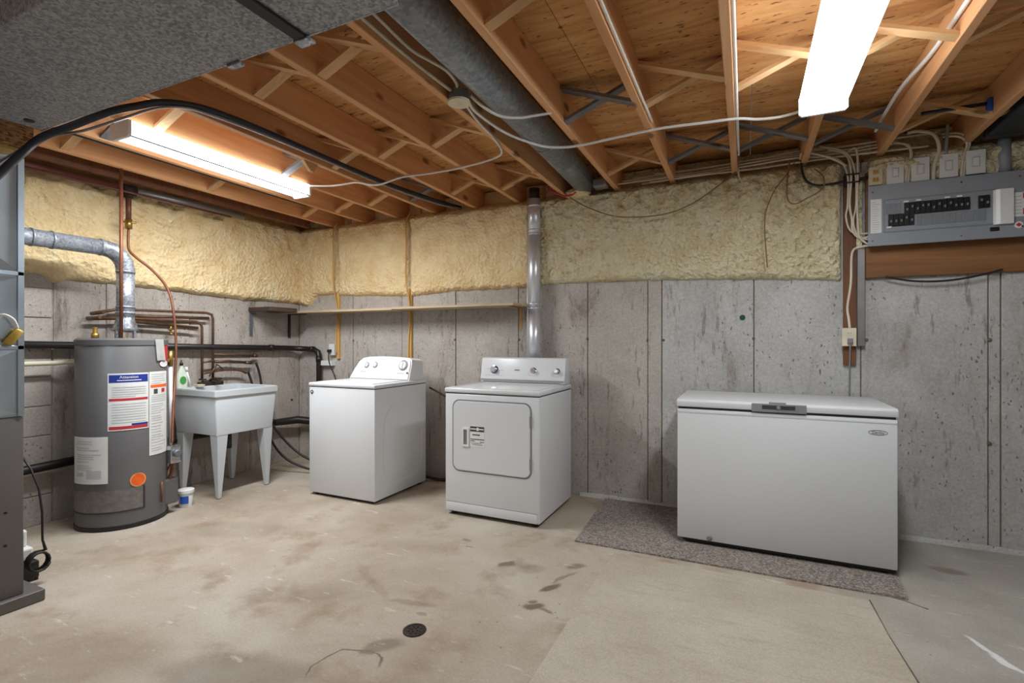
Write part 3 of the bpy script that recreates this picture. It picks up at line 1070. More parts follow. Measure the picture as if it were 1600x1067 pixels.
# ------------------------------------------------------------------ flue
t = thing('flue_pipe', (-3.915, 2.0, 1.30), 'grey galvanised flue pipe elbowing down onto the water heater', 'flue')
b = nb()
tube(b, [(-3.915, .3, 1.862), (-3.915, 1.875, 1.862)], .052, 20)
obj('pipe_run', b, 'flue', t)
b = nb()
el = [(-3.915, 1.875 + .135 * math.sin(a), 1.862 - .135 * (1 - math.cos(a))) for a in [PI / 2 * k / 4 for k in range(5)]]
tube(b, [(-3.915, 1.85, 1.862)] + el + [(-3.915, 2.01, 1.70)], .054, 20)
obj('elbow', b, 'flue', t)
b = nb()
tube(b, [(-3.915, 2.01, 1.72), (-3.915, 2.01, 1.36)], .052, 20)
obj('pipe_run', b, 'flue', t)
for (p, d) in (((-3.915, 1.50, 1.862), (0, 1, 0)), ((-3.915, 1.60, 1.862), (0, 1, 0)), ((-3.915, 1.86, 1.862), (0, 1, 0)), ((-3.915, 2.01, 1.715), (0, 0, 1)), ((-3.915, 2.01, 1.47), (0, 0, 1)), ((-3.915, 2.01, 1.43), (0, 0, 1))):
    b = nb()
    tube(b, [Vector(p) - Vector(d) * .006, Vector(p) + Vector(d) * .006], .0565, 20)
    obj('seam_ring', b, 'flue', t)
b = nb()
lathe(b, [(.075, 1.305), (.074, 1.32), (.053, 1.38), (.052, 1.40)], (-3.915, 2.01, 0), 20)
obj('draft_hood', b, 'galv', t)
for a in (20, 110, 200, 290):
    x, y = -3.915 + .068 * math.cos(math.radians(a)), 2.01 + .068 * math.sin(math.radians(a))
    obj('hood_leg', bx(x - .006, x + .006, y - .006, y + .006, 1.25, 1.31), 'galv', t)

# ------------------------------------------------------------------ water heater
HC, HR = (-3.915, 1.995), .255
wh = thing('water_heater', (HC[0], HC[1], 0), 'tall charcoal cylindrical gas water heater with labels in the left corner', 'water heater')
b = nb()
lathe(b, [(.235, 0.012), (HR, .02), (HR, 1.225), (.25, 1.232)], (HC[0], HC[1], 0), 48)
obj('tank', b, 'heater', wh, sharp=40)
b = nb()
lathe(b, [(HR + .004, 1.205), (HR + .004, 1.240), (HR - .01, 1.252), (.05, 1.254)], (HC[0], HC[1], 0), 48)
obj('top_cap', b, 'heater', wh, sharp=40)
b = nb()
lathe(b, [(HR - .004, 0.0), (HR + .005, .004), (HR + .005, .028), (HR, .03)], (HC[0], HC[1], 0), 48)
obj('base_ring', b, 'black', wh, sharp=40)
b = nb()
curved_patch(b, HC, HR + .003, -118, -3, .125, .265, 14)
obj('burner_panel', b, 'heater_panel', wh)
b = nb()
curved_patch(b, HC, HR + .0035, -118, 0, .115, .125, 14)
curved_patch(b, HC, HR + .0035, -3, 0, .118, .268, 3)
obj('panel_edge', b, 'dark_gap', wh)
lab = obj('attention_label', curved_patch(nb(), HC, HR + .002, -45, 5, .648, 1.022, 12), 'paper', wh)
lab['label'] = 'white notice with blue and red bands'
b = nb()
curved_patch(b, HC, HR + .0028, -43.5, 3.8, .962, 1.012, 12)
obj('blue_band', b, 'blue', lab)
b = nb()
curved_patch(b, HC, HR + .0028, -43.5, 3.8, .842, .858, 12)
curved_patch(b, HC, HR + .0028, -43.5, 3.8, .656, .676, 12)
obj('red_band', b, 'red', lab)
b = nb()
curved_patch(b, HC, HR + .0030, -17, 3.8, .677, .69, 8)
obj('blue_strip', b, 'blue', lab)
b = nb()
for z in (.93, .915, .90, .885, .87, .82, .803, .786, .769, .752, .735, .718, .70):
    curved_patch(b, HC, HR + .0028, -40, 1 if z != .87 else -12, z - .0035, z + .0035, 10)
obj('printed_text', b, 'paper_grey', lab)


def curved_text(name, body, size, mat, parent, a_mid, z, r):
    o = text(name, body, size, mat, parent, (0, 0, 0), Matrix.Identity(3))
    org = origin_of(parent)
    for v in o.data.vertices:
        p = v.co + org
        a = math.radians(a_mid) + p.x / r
        rr = r + p.z
        v.co = Vector((HC[0] + rr * math.cos(a), HC[1] + rr * math.sin(a), z + p.y)) - org
    return o


curved_text('heading', 'Attention', .026, 'paper', lab, -20, .996, HR + .004)
b = nb()
curved_patch(b, HC, HR + .0032, -34, -5, .973, .978, 6)
obj('subheading', b, 'paper', lab)
lab = obj('warning_label', curved_patch(nb(), HC, HR + .002, 6, 44, .455, 1.024, 10), 'paper', wh)
b = nb()
curved_patch(b, HC, HR + .0028, 8, 42, .915, .935, 8)
obj('orange_band', b, 'orange', lab)
b = nb()
for z in (1.005, .99, .975, .96, .945, .86, .847, .834, .82, .80, .785, .77, .755, .74, .72, .705, .69, .67, .65, .63, .61, .59, .575, .56, .54, .52, .50, .485):
    curved_patch(b, HC, HR + .0028, 9, random.uniform(26, 41), z - .003, z + .003, 6)
obj('printed_text', b, 'paper_grey', lab)
b = nb()
curved_patch(b, HC, HR + .0028, 13, 20, .872, .905, 3)
obj('flame_symbol', b, 'ink', lab)
b = nb()
curved_patch(b, HC, HR + .0028, 28, 36, .878, .905, 3)
obj('hazard_symbol', b, 'red', lab)
pap = obj('instruction_sheet', curved_patch(nb(), HC, HR + .009, -98, -44, .312, .615, 10), 'paper', wh)
b = nb()
for k, z in enumerate((.585, .57, .545, .53, .50, .487, .474, .455, .43, .417, .404)):
    curved_patch(b, HC, HR + .0098, -90, random.uniform(-70, -52), z - .003, z + .003, 6)
curved_patch(b, HC, HR + .0098, -72, -52, .345, .40, 5)
curved_patch(b, HC, HR + .0098, -90, -77, .36, .385, 4)
obj('printed_text', b, 'paper_grey', pap)


def heater_disc(name, a, z, r, mat, parent, lift, squash=1.0):
    b = nb()
    n = 20
    vs_ = []
    for k in range(n):
        th = 2 * PI * k / n
        aa = math.radians(a) + r * math.cos(th) / HR
        vs_.append(b.verts.new((HC[0] + (HR + lift) * math.cos(aa), HC[1] + (HR + lift) * math.sin(aa), z + r * squash * math.sin(th))))
    b.faces.new(vs_)
    return obj(name, b, mat, parent)


o_ = heater_disc('round_sticker', -9, .312, .046, 'orange_light', wh, .003)
heater_disc('sticker_face', -9, .312, .038, 'orange', o_, .004)
heater_disc('oval_badge', 35, 1.075, .05, 'paper', wh, .004, .45)
b = nb()
a_ = math.radians(24)
tx, ty = HC[0] + (HR + .008) * math.cos(a_), HC[1] + (HR + .008) * math.sin(a_)
dx, dy = -math.sin(a_), math.cos(a_)
v4 = [b.verts.new((tx + dx * u, ty + dy * u, z)) for (u, z) in ((-.048, 1.245), (.028, 1.245), (.05, 1.10), (-.03, 1.098))]
b.faces.new(v4)
bmesh.ops.solidify(b, geom=b.faces, thickness=.002)
obj('hang_tag', b, 'paper', wh)
b = nb()
curved_patch(b, HC, HR + .003, 30, 50, 1.09, 1.20, 5)
obj('red_label', b, 'red', wh)
a_ = math.radians(38)
cx_, cy_ = HC[0] + HR * math.cos(a_), HC[1] + HR * math.sin(a_)
b = nb()
tube(b, [(cx_ - .02, cy_ - .03, .44), (cx_ - .02, cy_ - .03, .26)], .03, 12)
obj('access_tube', b, 'heater', wh)
b = nb()
tube(b, [(HC[0] + (HR + .012) * math.cos(.45), HC[1] + (HR + .012) * math.sin(.45), .255), (HC[0] + (HR + .012) * math.cos(.45), HC[1] + (HR + .012) * math.sin(.45), .115)], .006, 8)
obj('igniter_rod', b, 'copper', wh)
# burner control on the side facing the tub
gv = obj('gas_valve', bx(-3.765, -3.685, 2.175, 2.255, .36, .49, bev=.012), 'chrome', wh)
b = nb()
lathe(b, [(.026, 0), (.026, .03), (.02, .034)], (-3.685, 2.21, .435), 14, 'X')
obj('dial', b, 'grey_steel', gv)
b = nb()
tube(b, [(-3.80, 2.17, .46), (-3.75, 2.20, .46)], .014, 8)
obj('inlet_elbow', b, 'copper', gv)
b = nb()
tube(b, [(-3.73, 2.21, .36), (-3.74, 2.20, .27), (-3.78, 2.17, .24)], .007, 8, 4)
obj('pilot_tube', b, 'copper', gv)
b = nb()
tube(b, [(-3.75, 2.215, .36), (-3.77, 2.20, .30), (-3.80, 2.16, .26)], .006, 8, 4)
obj('burner_tube', b, 'copper', gv)
b = nb()
tube(b, [(-3.71, 2.21, .36), (-3.72, 2.195, .25), (-3.77, 2.15, .235)], .005, 8, 4)
obj('thermocouple', b, 'copper', gv)
obj('burner_cover', bx(-3.79, -3.715, 2.15, 2.25, .07, .25, bev=.012), 'heater', wh)
b = nb()
lathe(b, [(.022, 0), (.022, .03), (.013, .034), (.013, .075)], (-3.98, 1.86, 1.253), 12)
obj('inlet_fitting', b, 'brass', wh)
b = nb()
lathe(b, [(.018, 0), (.018, .12), (.012, .125)], (-4.05, 2.03, 1.253), 12)
obj('outlet_nipple', b, 'bronze', wh)
t = thing('relief_pipe', (-3.85, 2.275, .43), 'white plastic relief pipe hanging from a brass valve right of the heater', 'pipe')
b = nb()
tube(b, [(-3.855, 2.275, .43), (-3.855, 2.275, 1.055)], .013, 12)
obj('pipe_run', b, 'white_plastic', t)
b = nb()
tube(b, [(-3.855, 2.275, 1.05), (-3.855, 2.275, 1.16)], .018, 10)
tube(b, [(-3.855, 2.275, 1.09), (-3.80, 2.20, 1.09)], .014, 10)
obj('relief_valve', b, 'brass', t)

# ------------------------------------------------------------------ laundry tub
tb = thing('laundry_tub', (-3.95, 2.78, 0), 'pale grey plastic laundry tub on four tapered legs beside the heater', 'laundry tub')
X0, X1, Y0, Y1 = -4.245, -3.665, 2.49, 3.06
def loft(bm, loops, cap0=True, cap1=True):
    rs_ = [[bm.verts.new(p) for p in l] for l in loops]
    n = len(rs_[0])
    for a, c in zip(rs_, rs_[1:]):
        for k in range(n):
            bm.faces.new((a[k], a[(k + 1) % n], c[(k + 1) % n], c[k]))
    if cap0:
        bm.faces.new(list(reversed(rs_[0])))
    if cap1:
        bm.faces.new(rs_[-1])
    bmesh.ops.recalc_face_normals(bm, faces=bm.faces)
    return bm
def rr(x0, x1, y0, y1, z, r=.014):
    return [(u, w, z) for u, w in round_rect(x0, x1, y0, y1, r, 3)]
b = nb()
loft(b, [rr(X0 + .04, X1 - .028, Y0 + .035, Y1 - .035, .50), rr(X0 + .012, X1 - .010, Y0 + .012, Y1 - .012, .79), rr(X0 + .028, X1 - .028, Y0 + .03, Y1 - .03, .84),
         rr(X0 + .11, X1 - .05, Y0 + .06, Y1 - .06, .53)])
obj('basin', b, 'tub', tb, sharp=35)
b = nb()
frame_ring(b, round_rect(X0, X1, Y0, Y1, .014, 4), round_rect(X0 + .12, X1 - .03, Y0 + .03, Y1 - .03, .03, 4), 'Z', .797, .852)
bmesh.ops.bevel(b, geom=[e for e in b.edges if e.calc_face_angle(0) > .8 and abs(e.verts[0].co.z - e.verts[1].co.z) < .001], offset=.006, segments=2, affect='EDGES')
obj('rim', b, 'tub', tb, sharp=35)
for sx in (0, 1):
    for sy in (0, 1):
        xo = X1 - .030 if sx else X0 + .042
        yo = Y1 - .037 if sy else Y0 + .037
        ix, iy = (-1 if sx else 1), (-1 if sy else 1)
        b = nb()
        def lp(w, off, z):
            return [(xo + ix * off, yo + iy * off, z), (xo + ix * (off + w), yo + iy * off, z), (xo + ix * (off + w), yo + iy * (off + w), z), (xo + ix * off, yo + iy * (off + w), z)]
        loft(b, [lp(.027, .020, .008), lp(.088, 0, .505)])
        lg = obj('leg', b, 'tub', tb)
        b = nb()
        loft(b, [lp(.024, .0215, 0.0), lp(.024, .0215, .009)])
        obj('foot', b, 'grey_trim', lg)
b = nb()
tube(b, [(-4.18, 2.78, .44), (-4.10, 2.78, .43), (-3.98, 2.78, .40), (-3.95, 2.78, .35), (-3.93, 2.78, .35), (-3.92, 2.78, .42), (-3.92, 2.78, .50)], .024, 10)
obj('trap', b, 'abs', tb)
fc = nb()
box(fc, -4.215, -4.165, 2.70, 2.91, .845, .885, bev=.008)
tube(fc, [(-4.19, 2.80, .88), (-4.17, 2.80, .905), (-4.09, 2.80, .905), (-4.04, 2.80, .88)], .011, 8, 4)
faucet = obj('faucet', fc, 'iron', None, at=(-4.19, 2.8, .85))
tag(faucet, 'dark tarnished faucet on the back rim of the laundry tub', 'faucet')
for y in (2.735, 2.875):
    b = nb()
    tube(b, [(-4.19, y, .88), (-4.19, y, .905)], .008, 8)
    tube(b, [(-4.215, y - .015, .907), (-4.165, y + .015, .907)], .007, 8)
    obj('tap_handle', b, 'iron', faucet)

sb = thing('soap_bottle', (-4.16, 2.54, .852), 'milky dish soap bottle with green label on the tub rim', 'bottle')
def br_(hx, hy, z, r):
    return rr(-4.16 - hx, -4.16 + hx, 2.54 - hy, 2.54 + hy, z, r)
b = nb()
loft(b, [br_(.020, .042, .853, .015), br_(.023, .045, .90, .018), br_(.021, .040, .955, .018), br_(.016, .027, .99, .012), br_(.010, .011, 1.025, .008), br_(.009, .009, 1.04, .007)])
obj('bottle_body', b, 'bottle', sb, sharp=40)
b = nb()
lathe(b, [(.013, 1.035), (.012, 1.055), (.006, 1.062), (.005, 1.078)], (-4.16, 2.54, 0), 12)
obj('cap', b, 'black', sb)
b = nb()
pts_ = []
for k in range(20):
    a = 2 * PI * k / 20
    pts_.append(b.verts.new((-4.1355, 2.54 + .026 * math.cos(a), .915 + .032 * math.sin(a))))
b.faces.new(pts_)
obj('green_label', b, 'green', sb)
b = nb()
tube(b, [(-4.165, 2.618, .855), (-4.165, 2.585, .99)], [.010, .008], 10)
tube(b, [(-4.165, 2.588, .985), (-4.165, 2.58, 1.02)], .012, 10)
tag(obj('scrub_brush', b, 'white_plastic'), 'white plastic brush handle leaning beside the soap bottle', 'brush')
b = nb()
loft(b, [rr(-4.15, -4.09, 2.635, 2.69, .853, .012), rr(-4.155, -4.085, 2.63, 2.695, .872, .012)])
o_ = obj('soap_dish', b, 'ivory', None, at=(-4.09, 2.64, .852))
tag(o_, 'small ivory soap dish on the tub rim next to the faucet', 'soap dish')
bk = thing('small_bucket', (-3.79, 2.345, 0), 'small white plastic pail with blue label on the floor below the tub', 'bucket')
b = nb()
lathe(b, [(.042, 0.001), (.052, .115), (.05, .118), (.045, .10)], (-3.79, 2.345, 0), 20)
obj('pail', b, 'white_plastic', bk, sharp=40)
b = nb()
lathe(b, [(.056, .105), (.056, .125), (.05, .128)], (-3.79, 2.345, 0), 20)
obj('lid', b, 'white_plastic', bk, sharp=40)
b = nb()
curved_patch(b, (-3.79, 2.345), .0505, -75, -10, .03, .085, 6)
obj('blue_label', b, 'bluebit', bk)

# ------------------------------------------------------------------ washing machine
ws = thing('washing_machine', (-2.85, 3.28, 0), 'white top-loading washing machine with three dials on its console', 'washing machine')
wx0, wx1, wy0, wy1 = -3.19, -2.52, 2.955, 3.62
obj('cabinet', bx(wx0, wx1, wy0, wy1, .022, .868, bev=.008), 'white', ws, sharp=40)
side = nb()
for (y0_, y1_, z0_, z1_) in ((wy0 + .10, wy1 - .06, .10, .74),):
    fr_o = round_rect(y0_, y1_, z0_, z1_, .18, 8)
    fr_i = round_rect(y0_ + .02, y1_ - .02, z0_ + .02, z1_ - .02, .16, 8)
    frame_ring(side, fr_o, fr_i, 'X', wx1 - .001, wx1 + .0025)
obj('side_embossing', side, 'white', ws, sharp=60)
obj('top_panel', bx(wx0 - .004, wx1 + .004, wy0 - .006, wy1, .872, .902, bev=.010, seg=3), 'white', ws, sharp=40)
obj('top_gap', bx(wx0 + .006, wx1 - .006, wy0 + .006, wy1 - .01, .864, .875), 'dark_gap', ws)
obj('lid', bx(wx0 + .05, wx1 - .05, wy0 + .035, wy1 - .23, .900, .9075, bev=.003, seg=2), 'white_plastic', ws, sharp=40)
# console: profile in the Y-Z plane with rounded ends
b = nb()
con_o = []
outl = [(wx0 + .01, .903), (wx0 + .045, .985), (wx0 + .085, 1.055), (wx0 + .125, 1.085), (wx0 + .19, 1.097), (-2.86, 1.102), (-2.68, 1.098), (wx1 - .05, 1.090), (wx1 - .022, 1.075), (wx1 - .014, 1.04), (wx1 - .014, .903)]
lo_ = [b.verts.new((x, 3.385 + (z - .903) * .30, z)) for x, z in outl]
hi_ = [b.verts.new((x, 3.605, z - (.0 if z < .95 else .012))) for x, z in outl]
n_ = len(outl)
fs_ = [b.faces.new(lo_), b.faces.new(list(reversed(hi_)))]
for k in range(n_):
    fs_.append(b.faces.new((lo_[k], hi_[k], hi_[(k + 1) % n_], lo_[(k + 1) % n_])))
bmesh.ops.recalc_face_normals(b, faces=b.faces)
bmesh.ops.bevel(b, geom=[e for e in b.edges if abs(e.verts[0].co.y - e.verts[1].co.y) < .08], offset=.010, segments=3, affect='EDGES')
con = obj('console', b, 'white_plastic', ws, sharp=40)


def con_pt(x, z, lift=0.0):
    tl = math.atan(.30)
    return Vector((x, 3.385 + (z - .903) * .30 - lift * math.cos(tl), z + lift * math.sin(tl)))


CT = Matrix.Rotation(-math.atan(.30), 3, 'X')


def dial(parent, p, r, ring, name='knob', tilt=CT, depth=.022):
    t_ = nb()
    lathe(t_, [(r * 1.25, -.002), (r * 1.25, .003), (r * 1.2, .004)], (0, 0, 0), 24, 'Y')
    bmesh.ops.transform(t_, matrix=Matrix.Translation(p) @ tilt.to_4x4(), verts=t_.verts)
    ring_o = obj('dial_ring', t_, ring, parent)
    t_ = nb()
    lathe(t_, [(r, .002), (r * .92, depth * .6), (r * .85, depth * .7)], (0, 0, 0), 24, 'Y')
    box(t_, -r * .16, r * .16, -depth, -depth * .5, -r * .88, r * .88, bev=r * .08, seg=1)
    bmesh.ops.transform(t_, matrix=Matrix.Translation(p) @ tilt.to_4x4(), verts=t_.verts)
    return obj(name, t_, 'white_plastic', parent, sharp=40)


dial(con, con_pt(-3.005, 1.025), .021, 'grey_trim')
dial(con, con_pt(-2.912, 1.027), .021, 'grey_trim')
dial(con, con_pt(-2.612, 1.028), .036, 'grey_trim')
b = nb()
for (xa, xb, z) in ((-3.06, -3.03, .968), (-3.028, -3.0, .967), (-2.665, -2.59, .962)):
    vv = [b.verts.new(con_pt(x, z_, .002)) for x, z_ in ((xa, z - .004), (xb, z - .004), (xb, z + .004), (xa, z + .004))]
    b.faces.new(vv)
obj('printed_text', b, 'paper_grey', con)
b = nb()
lathe(b, [(.008, 0), (.007, .008)], con_pt(-2.557, .967), 12, 'Y')
obj('button', b, 'ink', con)
b = nb()
lathe(b, [(.016, -.001), (.016, .003)], (-3.158, wy0, .826), 18, 'Y')
bd = obj('badge', b, 'ink', ws)
b = nb()
lathe(b, [(.011, .002), (.011, .0045)], (-3.158, wy0, .826), 18, 'Y')
obj('badge_face', b, 'grey_trim', bd)
b = nb()
tube(b, [(-3.158 - .007, wy0 - .005, .820), (-3.158, wy0 - .005, .833), (-3.158 + .007, wy0 - .005, .820)], .0016, 6)
obj('badge_mark', b, 'paper', bd)
for (x, y) in ((wx0 + .05, wy0 + .05), (wx1 - .05, wy0 + .05), (wx0 + .05, wy1 - .05), (wx1 - .05, wy1 - .05)):
    b = nb()
    lathe(b, [(.022, 0), (.022, .012), (.012, .014), (.012, .026)], (x, y, 0), 12)
    obj('foot', b, 'black', ws)
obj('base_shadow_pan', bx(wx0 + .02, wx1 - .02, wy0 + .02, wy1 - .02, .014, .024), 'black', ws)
b = nb()
tube(b, [(-2.50, 3.64, .83), (-2.40, 3.66, .78), (-2.25, 3.70, .70), (-2.1, 3.74, .66), (-1.98, 3.78, .64)], .008, 8, 5)
tag(obj('power_cord', b, 'cable_black'), 'black cord strung between the washer and the dryer', 'cord')
b = nb()
tube(b, [(-2.62, 3.66, .05), (-2.45, 3.70, .02), (-2.2, 3.78, .018), (-2.0, 3.74, .018)], .014, 8, 5)
tag(obj('drain_hose', b, 'cable_black'), 'dark drain hose lying on the floor between washer and dryer', 'hose')

# ------------------------------------------------------------------ dryer
dr = thing('clothes_dryer', (-1.58, 3.36, 0), 'white clothes dryer with rounded front door and square console', 'dryer')
dx0, dx1, dy0, dy1 = -1.948, -1.22, 3.035, 3.69
obj('cabinet', bx(dx0, dx1, dy0, dy1, .028, .862, bev=.010, seg=3), 'white', dr, sharp=40)
obj('top_gap', bx(dx0 + .006, dx1 - .006, dy0 + .006, dy1 - .01, .858, .872), 'dark_gap', dr)
b = bx(dx0 - .004, dx1 + .004, dy0 - .006, dy1, .868, .902, bev=.010, seg=3)
obj('top_panel', b, 'white', dr, sharp=40)
frame = nb()
frame_ring(frame, round_rect(dx0 + .03, dx1 - .03, dy0 + .02, dy1 - .12, .02, 3), round_rect(dx0 + .045, dx1 - .045, dy0 + .035, dy1 - .135, .02, 3), 'Z', .900, .906)
obj('top_lip', frame, 'white', dr, sharp=50)
# kick panel
obj('kick_panel', bx(dx0 + .012, dx1 - .018, dy0 - .004, dy0 + .01, .03, .092, bev=.003), 'white', dr, sharp=40)
obj('kick_groove', bx(dx0 + .010, dx1 - .016, dy0 - .0012, dy0 + .01, .091, .096), 'grey_trim', dr)
# door
b = nb()
frame_ring(b, round_rect(-1.886, -1.276, .316, .822, .055, 8), round_rect(-1.877, -1.285, .325, .813, .05, 8), 'Y', dy0 - .0015, dy0 + .004)
obj('door_gap', b, 'grey_trim', dr)
b = nb()
prism(b, round_rect(-1.877, -1.285, .325, .813, .05, 8), 'Y', dy0 - .008, dy0 + .004)
bmesh.ops.bevel(b, geom=[e for e in b.edges if e.verts[0].co.y < dy0 - .007 and e.verts[1].co.y < dy0 - .007], offset=.004, segments=2, affect='EDGES')
door = obj('door', b, 'white', dr, sharp=35)
b = nb()
frame_ring(b, round_rect(-1.803, -1.747, .496, .628, .006, 3), round_rect(-1.79, -1.76, .51, .615, .005, 3), 'Y', dy0 - .015, dy0 - .007)
hd = obj('door_handle', b, 'paper', door)
obj('handle_recess', bx(-1.79, -1.76, dy0 - .0095, dy0 - .006, .51, .615), 'grey_trim', hd)
for z in (.70, .42):
    obj('hinge', bx(-1.287, -1.277, dy0 - .010, dy0 + .002, z - .035, z + .035), 'grey_trim', dr)
stk = obj('sticker', bx(-1.739, -1.625, dy0 - .0092, dy0 - .0078, .50, .645), 'paper', door)
obj('black_heading', bx(-1.737, -1.627, dy0 - .0098, dy0 - .0090, .605, .641), 'ink', stk)
b = nb()
box(b, -1.733, -1.692, dy0 - .0104, dy0 - .0097, .619, .627)
box(b, -1.665, -1.632, dy0 - .0104, dy0 - .0097, .619, .627)
lathe(b, [(.012, .0095), (.012, .0104)], (-1.678, dy0, .623), 12, 'Y')
obj('white_lettering', b, 'paper', stk)
b = nb()
for (xa, xb, z, h) in ((-1.72, -1.66, .583, .008), (-1.735, -1.627, .552, .006), (-1.735, -1.70, .54, .005), (-1.66, -1.63, .535, .005), (-1.73, -1.65, .525, .003), (-1.72, -1.64, .515, .003)):
    box(b, xa, xb, dy0 - .0098, dy0 - .0091, z - h / 2, z + h / 2)
obj('printed_text', b, 'ink', stk)
# console
b = nb()
prism(b, [(3.56, .905), (3.548, .935), (3.58, 1.095), (3.60, 1.102), (3.675, 1.102), (3.685, .905)], 'X', dx0 + .005, dx1 - .008, bev=.005)
con = obj('console', b, 'white', dr, sharp=40)
obj('console_groove', bx(dx0 + .012, dx1 - .014, 3.545, 3.556, .926, .930), 'grey_trim', con)
obj('console_groove', bx(dx0 + .03, dx1 - .04, 3.552, 3.562, .908, .912), 'grey_trim', con)
DT = Matrix.Rotation(-math.atan(.2), 3, 'X')


def dcon(x, z, lift=0.0):
    return Vector((x, 3.548 + (z - .935) * .2 - lift, z))


def dryer_knob(x, z, r):
    k = nb()
    lathe(k, [(r, .0), (r, .004), (r * .72, .006), (r * .66, .03), (r * .6, .032)], (0, 0, 0), 20, 'Y')
    bmesh.ops.transform(k, matrix=Matrix.Translation(dcon(x, z)) @ DT.to_4x4(), verts=k.verts)
    return obj('knob', k, 'chrome', con, sharp=40)


dryer_knob(-1.822, 1.007, .034)
dryer_knob(-1.483, 1.005, .024)
dryer_knob(-1.290, 1.003, .024)
obj('logo_plate', bx(-1.643, -1.602, 3.559, 3.565, 1.002, 1.010), 'grey_trim', con)
b = nb()
for (xa, xb, z) in ((-1.90, -1.865, 1.01), (-1.78, -1.74, 1.0), (-1.52, -1.45, .965), (-1.33, -1.25, .962), (-1.90, -1.74, .958)):
    p0, p1 = dcon(xa, z, .0012), dcon(xb, z, .0012)
    vv = [b.verts.new(p) for p in (p0, p1, p1 + Vector((0, .0008, .004)), p0 + Vector((0, .0008, .004)))]
    b.faces.new(vv)
obj('printed_text', b, 'paper_grey', con)
for (x, y) in ((dx0 + .05, dy0 + .05), (dx1 - .05, dy0 + .05), (dx0 + .05, dy1 - .05), (dx1 - .05, dy1 - .05)):
    b = nb()
    lathe(b, [(.022, 0), (.022, .012), (.012, .014), (.012, .032)], (x, y, 0), 12)
    obj('foot', b, 'black', dr)
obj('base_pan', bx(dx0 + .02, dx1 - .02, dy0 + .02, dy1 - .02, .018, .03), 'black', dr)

# vent pipe behind the dryer
vp = thing('dryer_vent_pipe', (-1.556, 3.765, .4), 'shiny silver vent pipe rising behind the dryer to the ceiling', 'vent pipe')
for (z0_, z1_) in ((.25, .98), (.98, 1.50), (1.50, 2.10), (2.10, 2.385)):
    b = nb()
    tube(b, [(-1.556, 3.755, z0_), (-1.556, 3.755, z1_)], .050, 24)
    obj('pipe_section', b, 'vent', vp)
for z in (1.50, 1.535, 2.10, 2.13, 2.33):
    b = nb()
    tube(b, [(-1.556, 3.755, z - .006), (-1.556, 3.755, z + .006)], .0525, 24)
    obj('seam_ring', b, 'vent', vp)
b = nb()
tube(b, [(-1.556, 3.755, 2.38), (-1.556, 3.755, 2.47)], .043, 20)
obj('elbow', b, 'iron', vp)
b = nb()
tube(b, [(-1.606, 3.73, .26), (-1.606, 3.73, 2.38)], .004, 6)
obj('lock_seam', b, 'vent', vp)

# ------------------------------------------------------------------ freezer and mat
b = nb()
prism(b, [(-.95, 2.94), (.70, 2.945), (.715, 3.19), (.73, 3.82), (-.99, 3.835)], 'Z', .001, .010)
tag(obj('floor_mat', b, 'carpet'), 'speckled grey-brown carpet runner under the chest freezer', 'mat')
fz = thing('chest_freezer', (.17, 3.5, .01), 'white chest freezer with grey latch standing on the carpet', 'freezer')
fx0, fx1, fy0, fy1 = -.378, .715, 3.19, 3.80
obj('body', bx(fx0, fx1, fy0, fy1, .040, .822, bev=.006), 'freezer', fz, sharp=40)
obj('front_lip', bx(fx0 + .002, fx1 - .002, fy0 - .002, fy0 + .004, .800, .812, bev=.001, seg=1), 'freezer', fz)
obj('gasket', bx(fx0 + .006, fx1 - .006, fy0 + .008, fy1 - .01, .82, .838), 'dark_gap', fz)
b = nb()
prism(b, [(fy0 - .004, .836), (fy0 - .004, .868), (fy0 + .012, .880), (fy1, .880), (fy1, .836)], 'X', fx0 - .003, fx1 + .003, bev=.003)
obj('lid', b, 'freezer', fz, sharp=40)
lt = obj('latch', bx(.032, .305, fy0 - .010, fy0 + .006, .828, .876, bev=.002, seg=1), 'grey_trim', fz)
obj('latch_recess', bx(.085, .25, fy0 - .0112, fy0 - .008, .846, .868), 'dark_gap', lt)
b = nb()
lathe(b, [(.011, .009), (.011, .014), (.008, .016)], (.168, fy0, .857), 14, 'Y')
obj('lock', b, 'grey_trim', lt)
obj('latch_top', bx(.12, .205, fy0 - .006, fy0 + .02, .874, .884, bev=.002, seg=1), 'grey_trim', lt)
b = nb()
frame_ring(b, [(.63 + .043 * math.cos(2 * PI * k / 28), .752 + .013 * math.sin(2 * PI * k / 28)) for k in range(28)],
           [(.63 + .041 * math.cos(2 * PI * k / 28), .752 + .011 * math.sin(2 * PI * k / 28)) for k in range(28)], 'Y', fy0 - .002, fy0 + .001)
lg = obj('oval_emblem', b, 'grey_trim', fz)
text('emblem_lettering', 'Danby', .021, 'grey_trim', lg, (.63, fy0 - .0016, .752), FACE_CAM)
b = nb()
lathe(b, [(.016, -.002), (.016, .003), (.009, .006)], (-.195, fy0, .060), 14, 'Y')
obj('drain_plug', b, 'grey_trim', fz)
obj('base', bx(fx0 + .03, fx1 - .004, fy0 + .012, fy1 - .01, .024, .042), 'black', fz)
for (x, y) in ((fx0 + .06, fy0 + .06), (fx1 - .05, fy0 + .05), (fx0 + .06, fy1 - .06), (fx1 - .05, fy1 - .06)):
    b = nb()
    lathe(b, [(.02, .0095), (.02, .026)], (x, y, 0), 12)
    obj('foot', b, 'black', fz)

